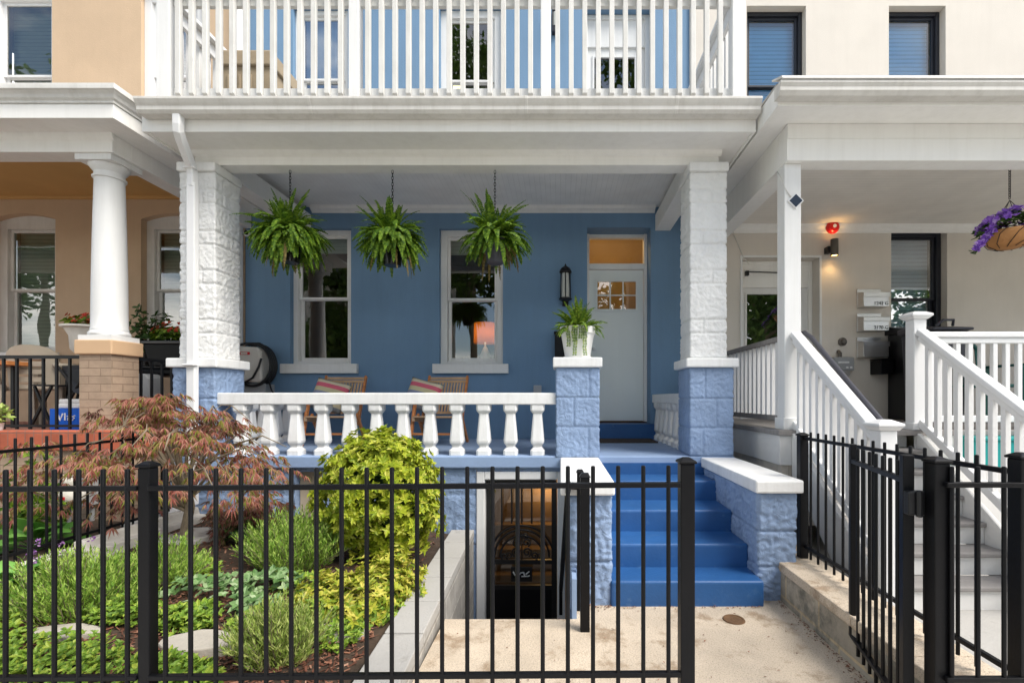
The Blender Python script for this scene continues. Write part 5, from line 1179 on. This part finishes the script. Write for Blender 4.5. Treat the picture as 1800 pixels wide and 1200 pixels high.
m=MB(); m.box(X(-30,4.85),X(32,4.85),4.75,5.1,1.63,1.67); m.build('table_top','teak',t,bevel=.004)
for sy in (4.80,5.02):
    m=MB(); m.bar((X(62,4.85),sy,LFZ),(X(100,4.85),sy,1.42),.02,.02); m.build('leg','black_iron',t); m=MB(); m.bar((X(98,4.85),sy+.022,LFZ),(X(66,4.85),sy+.022,1.42),.02,.02); m.build('leg','black_iron',t)
m=MB(); m.bar((X(66,4.85),4.91,1.43),(X(100,4.85),4.91,1.43),.24,.015,(0,1,0)); m.bar((X(8,4.85),4.93,LFZ),(X(8,4.85),4.93,1.63),.03,.03); m.build('frame','black_iron',t)
t=thing('camp_chair','black folding camp chair leaning behind the tan brick pedestal','chair',(X(122,5.0),5.0,LFZ))
m=MB(); m.add([(X(100,5),5.05,Z(642,5)),(X(170,5),5.05,Z(640,5)),(X(170,5),5.0,Z(700,5)),(X(138,5),4.95,Z(690,5)),(X(108,5),5.0,Z(655,5))],[(0,1,2,3,4)]); m.add([(v[0],v[1]+.02,v[2]) for v in m.v],[(4,3,2,1,0)]); m.build('seat','black_plastic',t)
for a_,b_ in (((100,642),(140,690)),((138,690),(128,745)),((100,745),(150,660))): m=MB(); m.tube([(X(a_[0],5),5.0,Z(a_[1],5)),(X(b_[0],5),4.98,max(LFZ,Z(b_[1],5)))],.012,8); m.build('leg','black_iron',t)
x0,x1=X(87,4.6),X(146,4.6); t=thing('carton','bright blue carton on the left porch beside the tan pedestal','carton',((x0+x1)/2,4.75,LFZ)); m=MB(); m.box(x0,x1,4.6,4.9,LFZ+.001,Z(718,4.6)); m.build('body','box_blue',t,bevel=.004); m=MB(); zc=(LFZ+Z(718,4.6))/2+.02
m=MB(); m.tube([(x0+.08,4.597,zc+.035),(x0+.105,4.597,zc-.03),(x0+.13,4.597,zc+.035)],.007,6); m.tube([(x0+.15,4.597,zc+.04),(x0+.15,4.597,zc-.03)],.006,6); m.tube([(x0+.17,4.597,zc+.01),(x0+.195,4.597,zc+.015),(x0+.20,4.597,zc-.03),(x0+.175,4.597,zc-.025),(x0+.178,4.597,zc-.005),(x0+.20,4.597,zc)],.005,6); m.tube([(x0+.245,4.597,zc+.015),(x0+.22,4.597,zc+.01),(x0+.24,4.597,zc-.01),(x0+.22,4.597,zc-.03)],.005,6); m.build('printed_mark','paper_white',t)
m=MB(); m.box(X(107,4.65),X(146,4.65),4.62,4.85,Z(718,4.6)+.002,Z(709,4.65)); m.box(X(106,4.65),X(145,4.65),4.63,4.84,Z(709,4.65)+.001,Z(701,4.65)); tag(m.build('paper_bundle','paper_white',bevel=.012,seg=3),'white paper bundle lying on top of the blue carton','bundle')
def flower_mass(mb, mf, c, r, h, n, nf, seed, Ln=.05, W=.03):
    R.seed(seed)
    for i in range(n):
        a=R.uniform(0,6.283); q=math.sqrt(R.random()); p=V((c[0]+r*q*math.cos(a),c[1]+r*q*math.sin(a)*.8,c[2]+h*R.random()*(1-.5*q))); rosette(mb,p,(V((math.cos(a)*q,math.sin(a)*q,.8))+rv(.3)).normalized(),5,Ln,W)
    for i in range(nf):
        a=R.uniform(0,6.283); q=math.sqrt(R.random()); p=V((c[0]+r*q*math.cos(a),c[1]-abs(r*q*math.sin(a)*.8),c[2]+h*R.uniform(.4,1.05))); rosette(mf,p,(V((math.cos(a)*q,-.7,.6))).normalized(),6,.026,.02)
ux,uy=X(158,5.2),5.2; t=thing('urn','weathered white urn planted with red flowers behind the round column','planter',(ux,uy,1.55))
zr=Z(575,5.2); m=MB(); m.lathe([(.10,-.50),(.11,-.47),(.05,-.44),(.045,-.38),(.075,-.34),(.155,-.24),(.165,-.10),(.20,-.03),(.235,-.015),(.235,.005),(.20,.0),(.19,-.05)],(ux,uy,zr),28); m.build('bowl','urn_white',t,smooth='auto')
m=MB(); mf=MB(); flower_mass(m,mf,(ux,uy,zr-.02),.22,.15,90,22,111); m.build('foliage','fern_pot_leaf',t,fix=False); mf.build('flowers','petal_red',t,fix=False)
t=thing('plant_stand','dark stand holding the white urn behind the column','stand',(ux,uy,LFZ)); m=MB(); m.box(ux-.14,ux+.14,uy-.14,uy+.14,zr-.54,zr-.501); m.build('top','black_iron',t)
for sx in (-.12,.12):
    for sy in (-.12,.12): m=MB(); m.box(ux+sx-.012,ux+sx+.012,uy+sy-.012,uy+sy+.012,LFZ,zr-.541); m.build('leg','black_iron',t)
gx,gy=X(275,5.5),5.5; t=thing('grill','black barbecue grill on the left porch behind the pedestal','grill',(gx,gy,LFZ))
zt=Z(645,5.5); m=MB(); m.box(gx-.28,gx+.33,gy-.15,gy+.3,LFZ+.55,zt-.02); m.build('firebox','black_metal',t,bevel=.03); m=MB(); m.box(gx-.45,gx+.42,gy-.16,gy+.31,zt-.0195,zt); m.build('shelf','black_plastic',t,bevel=.004)
for sx in (-.24,.29):
    for sy in (-.12,.27): m=MB(); m.box(gx+sx-.02,gx+sx+.02,gy+sy-.02,gy+sy+.02,LFZ,LFZ+.549); m.build('leg','black_iron',t)
m=MB(); m.prism([(X(235,5.3),LFZ),(X(235,5.3),Z(658,5.3)),(X(282,5.3),Z(658,5.3)),(X(289,5.3),Z(666,5.3)),(X(291,5.3),LFZ)],'y',5.10,5.30); tag(m.build('storage_crate','grey_metal',bevel=.02,seg=3),'pale grey storage crate behind the iron side railing','crate')
bx,by=X(297,5.35),5.42; t=thing('flower_planter','square black planter of red flowers standing on the grill shelf','planter',(bx,by,zt+.001)); zr=Z(600,5.35)
m=MB(); m.taper(bx,by,zt+.001,zr-.04,.17,.13,.215,.16); m.box(bx-.235,bx+.235,by-.175,by+.175,zr-.0395,zr); m.build('box','pot_black',t,bevel=.008)
m=MB(); mf=MB(); flower_mass(m,mf,(bx,by,zr),.21,.19,120,26,112); m.build('foliage','fern_pot_leaf',t,fix=False); mf.build('flowers','petal_red',t,fix=False)
kx,ky=X(236,5.25),5.42; t=thing('potted_plant','leafy dark stemmed plant in a black pot right behind the round column','potted plant',(kx,ky,zt+.001)); m=MB(); m.lathe([(.09,0),(.12,.20),(.13,.21),(.12,.21)],(kx,ky,zt+.001),20); m.build('pot','pot_black',t,smooth='auto')
m=MB(); ms=MB(); R.seed(113)
for i in range(16):
    a=R.uniform(0,6.283); tip=V((kx+.22*math.cos(a)*R.random()+.02,ky+.15*math.sin(a),zt+.25+R.uniform(.10,.42))); ms.tube([(kx,ky,zt+.2),tip],[.006,.003],5)
    for j in range(5): rosette(m,tip-V((0,0,.05*j))+rv(.03),(rv(.6)+V((0,-.3,.8))).normalized(),4,.075,.035)
ms.build('stems','red_shrub_leaf',t); m.build('foliage','dark_leaf',t,fix=False)
sx_,sy_=X(24,4.42),4.40; t=thing('potted_plant','little pale green plant in a small pot on the red brick coping','potted plant',(sx_,4.30,1.02)); sy_=4.29; m=MB(); m.lathe([(.035,0),(.045,.06),(.05,.065),(.044,.065)],(sx_,sy_,1.0185),16); m.build('pot','pot_white',t,smooth='auto')
m=MB(); R.seed(114)
for i in range(26): rosette(m,V((sx_,sy_,1.12))+V((R.uniform(-.09,.09),R.uniform(-.05,.05),R.uniform(-.05,.10))),(rv(.5)+V((0,-.3,.8))).normalized(),4,.06,.03)
m.build('foliage','lavender_pale_leaf',t,fix=False)
# meter and ornament at the brick base
m=MB(); x0=X(155,4.2); m.box(x0,x0+.09,4.10,4.234,Z(885,4.2),Z(832,4.2)); m.tube([(x0+.045,4.19,Z(885,4.2)),(x0+.045,4.19,.2)],.018,8); tag(m.build('utility_box','grey_metal',bevel=.004),'small grey utility box on the tan brick porch base','utility box')
ox,oy=X(122,3.95),3.95; t=thing('garden_ornament','pale rounded garden ornament on a stake behind the side fence','ornament',(ox,oy,.25)); m=MB(); m.sphere((ox,oy,Z(845,3.95)),.07,16,10,(1,.8,.9)); m.sphere((ox+.02,oy,Z(872,3.95)),.10,16,10,(1,.8,.9)); m.build('body','urn_white',t,smooth=True); m=MB(); m.tube([(ox,oy,.24),(ox,oy,Z(880,3.95))],.012,8); m.build('stake','grey_metal',t); m=MB(); m.box(ox-.05,ox+.05,oy-.095,oy-.085,Z(872,3.95)-.012,Z(872,3.95)+.012); m.build('band','red_enamel',t)

# ------------------------------------------------------------------ right porch
wy = RF-.001
bx_,bz=X(1464,6.25),Z(399,6.25)
t=thing('alarm_bell','round red alarm bell on the beige porch wall','bell',(bx_,6.22,bz)); m=MB(); m.lathe([(.08,0),(.085,.02),(.08,.045),(.06,.065),(.025,.07),(.001,.07)],(0,0,0),28); m.v=[(bx_+x,wy-.02-z,bz+y) for x,y,z in m.v]; m.build('gong','red_enamel',t,smooth='auto')
m=MB(); m.lathe([(.022,.071),(.022,.08),(.001,.082)],(0,0,0),16); m.v=[(bx_+x,wy-.02-z,bz+y) for x,y,z in m.v]; m.build('bolt','paper_white',t); m=MB(); m.box(bx_-.04,bx_+.04,wy-.02,wy,bz-.04,bz+.04); m.build('back_box','red_enamel',t)
sx_,z1,z0=X(1466,6.2),Z(421,6.2),Z(450,6.2)
t=thing('wall_sconce','cylindrical grey lit sconce below the red alarm bell','sconce',(sx_,6.2,z0)); m=MB(); m.lathe([(.046,0),(.046,z1-z0)],(sx_,6.19,z0),24,False); m.build('cylinder','bronze',t,smooth='auto'); m=MB(); m.box(sx_-.075,sx_-.02,6.20,wy,z0+.05,z0+.13); m.build('bracket','black_iron',t,bevel=.004)
m=MB(); m.lathe([(.040,.012),(.001,.013)],(sx_,6.19,z0),20); m.build('bulb','bulb_lit',t); m=MB(); m.lathe([(.040,z1-z0-.012),(.001,z1-z0-.011)],(sx_,6.19,z0),20); m.build('bulb','bulb_lit',t)
for nm,zz,rx_ in (('sconce_down',z0-.015,0),('sconce_up',z1+.015,180)):
    l=bpy.data.lights.new(nm,'SPOT'); l.energy=1.4 if rx_==0 else .45; l.color=(1,.62,.25); l.spot_size=rad(120); l.spot_blend=.8; l.shadow_soft_size=.03; o=bpy.data.objects.new(nm,l); COL.objects.link(o); o.location=(sx_,6.19,zz); o.rotation_euler=(rad(rx_),0,0)
def letters(s, x, y, z, size, mt, parent, name='numbers'):
    cu=bpy.data.curves.new(name,'FONT'); cu.body=s; cu.size=size; cu.extrude=.0008; tmp=bpy.data.objects.new(name,cu); COL.objects.link(tmp); dg=bpy.context.evaluated_depsgraph_get(); me=bpy.data.meshes.new_from_object(tmp.evaluated_get(dg)); bpy.data.objects.remove(tmp)
    mm=MB(); mm.v=[(x+v.co.x,y-v.co.z,z+v.co.y) for v in me.vertices]; mm.f=[tuple(p.vertices) for p in me.polygons]; return mm.build(name,mt,parent,fix=False)
for i,(p0,p1,s,lab) in enumerate(((507,540,'1242 G','top steel mailbox of three, marked 1242 G'),(550,582,'3170 G','middle steel mailbox of three, marked 3170 G'),(592,628,'','bottom steel mailbox of three, without numbers'))):
    x0,x1=X(1507,6.28),X(1563,6.15); zb,zt=Z(p1,6.2),Z(p0,6.25); t=thing('wall_mailbox',lab,'mailbox',(x0,6.28,zb),'steel mailboxes on the beige wall')
    h=zt-zb; m=MB(); m.box(x0,x1-.02,wy-.02,wy,zb,zt); m.build('back_plate','steel',t,bevel=.003)
    m=MB(); m.prism([(wy-.021,zb+.003),(wy-.021,zb+h*.80),(wy-.145,zb+h*.70),(wy-.15,zb+.003)],'x',x0+.003,x1-.003); m.build('body','steel',t,bevel=.003)
    m=MB(); m.prism([(wy-.021,zb+h*.805),(wy-.021,zb+h*.83),(wy-.150,zb+h*.73),(wy-.158,zb+h*.71),(wy-.158,zb+h*.50),(wy-.1535,zb+h*.50),(wy-.1535,zb+h*.70)],'x',x0-.003,x1+.003); m.build('lid','steel',t)
    if s: letters(s,3.985,wy-.153,zb+.022,.062,'ink',t)
m=MB(); m.lathe([(.055,0),(.055,.02),(.035,.025),(.025,.05),(.001,.052)],(0,0,0),24); qx,qz=X(1484,6.25),Z(600,6.25); m.v=[(qx+x,wy-z,qz+y) for x,y,z in m.v]; tag(m.build('pipe_cap','bronze',smooth='auto'),'round dark metal pipe cap on the beige wall','pipe cap')
mx0,mx1=X(1466,6.2),X(1503,6.2); t=thing('intercom','grey plastic wall box with pale marks below the round pipe cap','wall box',(mx0,6.25,Z(658,6.2))); m=MB(); m.box(mx0,mx1,wy-.09,wy,Z(651,6.2),Z(627,6.2)); m.build('housing','grey_metal',t,bevel=.012); m=MB(); m.box(mx0+.10,mx1-.05,wy-.085,wy,Z(660,6.2),Z(651.5,6.2)); m.build('terminal_cover','steel',t,bevel=.006); m=MB(); 
m.box(mx0+.06,mx0+.20,wy-.0935,wy-.0905,Z(638,6.2),Z(635,6.2)); m.build('label_strip','paper_white',t)
for dx in (.05,.16,.21): m=MB(); m.box(mx0+dx,mx0+dx+.03,wy-.0935,wy-.0905,Z(647,6.2),Z(644,6.2)); m.build('sticker','paper_white',t)
m=MB(); m.tube([(mx0+.11,wy-.04,Z(627,6.2)),(mx0+.11,wy-.04,Z(620,6.2)),(mx0+.11,wy,Z(616,6.2))],.024,10); m.build('conduit','bronze',t)
m=MB(); x0=X(1547,6.1); m.box(x0,x0+.16,wy-.22,wy,Z(657,6.1),Z(633,6.1)); m.box(x0-.006,x0+.166,wy-.23,wy,Z(632.5,6.1),Z(630,6.1)); tag(m.build('wall_mailbox','black_metal',bevel=.006),'black horizontal box on the beige wall beside the black cabinet','mailbox')
cx0,cx1,cy0,cy1=4.245,4.80,5.92,6.27; zt=Z(577,5.95); t=thing('storage_cabinet','tall black outdoor cabinet behind the capped newel post','cabinet',((cx0+cx1)/2,6.1,DZ)); m=MB(); m.box(cx0,cx1,cy0,cy1,DZ+.001,zt-.05); m.build('body','black_plastic',t,bevel=.008); m=MB(); m.prism([(cy0-.03,zt-.049),(cy0-.03,zt-.02),(cy1+.02,zt+.07),(cy1+.02,zt-.049)],'x',cx0-.03,cx1+.03); m.build('lid','black_plastic',t,bevel=.006)
for k in (0,1): a=cx0+.04+k*(cx1-cx0-.06)/2; m=MB(); casing(m,a,a+(cx1-cx0-.1)/2,DZ+.06,zt-.09,cy0-.012,cy0-.001,.03); m.build('door','black_plastic',t,bevel=.003)
wx0,wx1=X(1640,5.3),X(1706,5.3); t=thing('wheeled_bin','dark grey wheeled bin behind the white porch railing','bin',((wx0+wx1)/2,5.5,DZ)); m=MB(); m.taper((wx0+wx1)/2,5.55,DZ+.04,Z(590,5.3)+.055,.17,.22,.20,.26); m.build('body','grey_plastic',t,bevel=.02)
zt=Z(589,5.3)+.055; m=MB(); m.prism([(5.27,zt+.001),(5.27,zt+.03),(5.5,zt+.07),(5.84,zt+.07),(5.84,zt+.001)],'x',wx0-.02,wx1+.02); m.build('lid','grey_plastic',t,bevel=.012); m=MB(); m.tube([(wx0+.0,5.26,zt+.04),(wx0+.05,5.22,zt+.10),(wx0+.16,5.22,zt+.10),(wx0+.20,5.28,zt+.05)],.014,8); m.build('handle','grey_plastic',t)
for s_ in (wx0+.02,wx1-.06): m=MB(); m.tube([(s_,5.76,DZ+.085),(s_+.04,5.76,DZ+.085)],.085,20); m.build('wheel','black_plastic',t)
gx,gy=X(1730,5.1),5.2; t=thing('lawn_chair','dark green plastic armchair behind the white porch railing','chair',(gx,gy,DZ))
m=MB(); 
pts=[(gx+.27*math.cos(a),gy+.20,DZ+.50+.42*math.sin(a)) for a in [rad(180-12*i) for i in range(16)]]; m.tube([(gx-.27,gy+.15,DZ+.40)]+pts+[(gx+.27,gy+.15,DZ+.40)],.022,8)
for k in range(5): x=gx-.18+.09*k; m.bar((x,gy+.16,DZ+.42),(x,gy+.20,DZ+.50+.42*math.sqrt(max(.05,1-((x-gx)/.27)**2))),.05,.012,(1,0,0))
m.build('backrest','green_plastic',t,smooth=False); m=MB(); m.box(gx-.25,gx+.25,gy-.25,gy+.18,DZ+.38,DZ+.415); m.build('seat','green_plastic',t,bevel=.01)
for sx in (-1,1):
    m=MB(); m.box(gx+sx*.29-.035,gx+sx*.29+.035,gy-.27,gy+.20,DZ+.60,DZ+.625); m.build('armrest','green_plastic',t,bevel=.01)
    for sy in (-.24,.20): m=MB(); m.taper(gx+sx*.28,gy+sy,DZ,DZ+.60,.022,.022,.034,.034); m.build('leg','green_plastic',t,bevel=.006)
m=MB(); m.box(X(1713,3.9),X(1713,3.9)+1.3,3.9,4.04,.741,Z(768,3.9)-.03); 
for k in range(4): pass
tb=thing('teal_crate','teal plastic crate under the edge of the right porch','crate',(3.9,3.97,.741)); o=m.build('body','teal_plastic',tb,bevel=.006); m=MB(); m.box(X(1711,3.9),X(1711,3.9)+1.32,3.885,4.045,Z(768,3.9)-.029,Z(768,3.9)); m.build('rim','teal_plastic',tb,bevel=.006)
m=MB(); m.box(3.06,9,3.82,4.072,-.3,.74); tag(m.build('concrete_ledge','stair_white',bevel=.006),'pale ledge along the foot of the right porch carrying the teal crate','ledge')
# diamond plaque on the post
qx,qz=X(1400,4.08),Z(352,4.08); t=thing('diamond_plaque','small dark diamond plaque with white rim on the square porch post','plaque',(qx,4.08,qz)); h=.068
m=MB(); m.prism([(qx-h,qz),(qx,qz-h),(qx+h,qz),(qx,qz+h)],'y',4.088,4.098); m.build('rim','vinyl_white',t,bevel=.002); h=.055; m=MB(); m.prism([(qx-h,qz),(qx,qz-h),(qx+h,qz),(qx,qz+h)],'y',4.085,4.0878); m.build('face','solar',t)
# hanging basket
hx_,hy_=X(1784,4.3),4.35; zb=Z(437,4.35); zr=Z(412,4.35); t=thing('hanging_basket','coir hanging basket of purple petunias under the right porch beam','hanging plant',(hx_,hy_,zb))
m=MB(); chain(m,hx_,hy_,Z(352,4.35),Z(292,4.35)+.02,.026,.003); m.tube([(hx_,hy_,Z(292,4.35)+.015),(hx_,hy_,3.559)],.003,6); m.build('chain','black_iron',t)
m=MB(); zt=Z(360,4.35)
for k in range(4): a=rad(20+90*k); m.tube([(hx_,hy_,zt+.04),(hx_+.19*math.cos(a),hy_+.19*math.sin(a),zr+.02)],.003,5)
m.build('hanger','black_iron',t)
m=MB(); m.lathe([(.001,0),(.08,.005),(.15,.035),(.195,.10),(.205,.14),(.19,.14)],(hx_,hy_,zb),28); m.build('basket','terracotta',t,smooth=True)
m=MB()
for k in range(10): a=6.283*k/10; m.tube([(hx_+r*math.cos(a+.25*i),hy_+r*math.sin(a+.25*i),zb+z) for i,(r,z) in enumerate(((.09,.002),(.155,.03),(.2,.10),(.21,.145)))],.003,5)
m.build('wire_frame','black_iron',t)
R.seed(121); m=MB(); mf=MB()
for i in range(95):
    a=R.uniform(0,6.283); q=math.sqrt(R.random()); p=V((hx_+.24*q*math.cos(a),hy_+.22*q*math.sin(a),zr+.03+.12*(1-q*q)+R.uniform(-.03,.03))); rosette(m,p,(V((0,0,1))+rv(.5)).normalized(),4,.05,.03)
    if i<78: rosette(mf,p+V((0,-.02,.035)),(V((math.cos(a)*q,-.6,.6))+rv(.4)).normalized(),6,.042,.036)
for i in range(26): p=V((hx_-.22-.006*i+R.uniform(-.02,.02),hy_-.08,zr+.04-.008*i+R.uniform(-.02,.02))); rosette(mf,p,(V((-.4,-.7,.4))+rv(.4)).normalized(),6,.034,.03); rosette(m,p-V((0,-.02,.02)),(V((-.3,-.5,.6))+rv(.4)).normalized(),3,.04,.022)
m.build('foliage','dark_leaf',t,fix=False); mf.build('flowers','petal_violet',t,fix=False)

# ------------------------------------------------------------------ the far side of the street, seen only in the window glass
def street_tree(label, x, y, h, r, seed):
    R.seed(seed); t=thing('street_tree',label,'tree',(x,y,-.16)); m=MB(); m.tube([(x,y,-.3),(x+.05,y,h*.3),(x,y,h*.55),(x+.1,y,h*.85)],[.2,.16,.12,.04],9)
    for i in range(9): a=R.uniform(0,6.283); m.tube([(x,y,h*R.uniform(.35,.6)),(x+r*.5*math.cos(a),y+r*.5*math.sin(a),h*R.uniform(.6,.85))],[.07,.02],6)
    m.build('trunk','bark',t); m=MB()
    cl=[(V((x+r*R.uniform(-.75,.75),y+r*R.uniform(-.75,.75),h*R.uniform(.30,.97))),R.uniform(.25,.45)*r) for i in range(34)]
    for c,rr_ in cl:
        for k in range(220): p=c+rv(1).normalized()*rr_*R.uniform(.4,1); m.leaf(p,rv(1).normalized(),rv(1).normalized(),.30,.17,.2)
    m.build('crown','tree_leaf',t,fix=False)
street_tree('tall leafy street tree across the road facing the blue house',-4.0,-9.0,18.5,2.9,131)
street_tree('tall leafy street tree across the road facing the front door',3.0,-13,20.5,2.8,132)
street_tree('leafy street tree across the road facing the left porch window',-8.6,-7.0,9.5,2.4,134)
street_tree('leafy street tree across the road facing the beige house',17.0,-9.5,7.5,2.8,133)
street_tree('leafy street tree across the road facing the tan house',-23.5,-9.0,18,3.2,135)
street_tree('leafy street tree across the road facing the right hand door',9.4,-9.0,7.5,2.6,136)
t=thing('row_house','pale row house across the road with dark windows','house',(-12,-15,-.16)); m=MB(); hw=[(-18.8+2.6*k,-17.8+2.6*k,z,z+1.8) for k in range(5) for z in (1.4,4.6)]
m.sheet([-20,-6],[-.3,7.8],-15,hw,xz); m.build('wall','beige_stucco',t,fix=False)
for a,b,c,d in hw: m=MB(); casing(m,a,b,c,d,-15.1,-14.96,.09); w=m.build('window','white_paint',t); m=MB(); m.box(a+.09,b-.09,-15.09,-15.05,c+.09,d-.09); m.build('pane','pot_black',w)
m=MB(); m.prism([(-20.4,7.8),(-5.6,7.8),(-6.2,8.8),(-19.8,8.8)],'y',-19,-14.6); m.build('roof','asphalt',t)

R.seed(141); t=thing('added_hedge','added leafy screen across the road, hiding low sky from the windows','added_hedge',(2,-14.5,-.16)); m=MB()  # leafy row added to keep bright low sky out of the window panes
for i in range(5200): m.leaf(V((R.uniform(-8,26),-14.5+R.uniform(-.6,.9),R.uniform(-.1,2.7))),rv(1).normalized(),rv(1).normalized(),.34,.2,.2)
m.build('foliage','tree_leaf',t,fix=False); m=MB(); m.box(-8,26,-14.9,-14.6,-.15,2.4); m.build('inner_branches','bark',t)

t=thing('wall_lamp','small glowing wall lamp seen through the black basement door','lamp',(-.17,5.86,.2)); m=MB(); m.sphere((-.17,5.84,.27),.035,14,8); m.build('bulb','bulb_lit',t,smooth=True); m=MB(); m.box(-.21,-.13,5.875,5.899,.20,.30); m.build('back_plate','bronze',t,bevel=.003)
m=MB(); m.tube([(X(1283,6.27),6.27,Z(393,6.27)),(X(1296,6.27),6.285,Z(424,6.27)),(X(1308,6.27),6.28,Z(453,6.27)),(X(1317,6.27),6.28,Z(464,6.27))],.005,6); tag(m.build('wall_cable','old_white',smooth=True),'thin pale cable running down the beige wall to the porch door corner','cable')
m=MB(); m.tube([(1.893,4.23,3.285),(1.897,4.16,3.2),(1.90,4.092,3.08),(1.93,4.094,3.035),(X(1392,4.09),4.094,3.0)],.004,6); tag(m.build('plaque_cable','old_white',smooth=True),'thin pale cable leading up the square porch post from the diamond plaque','cable')
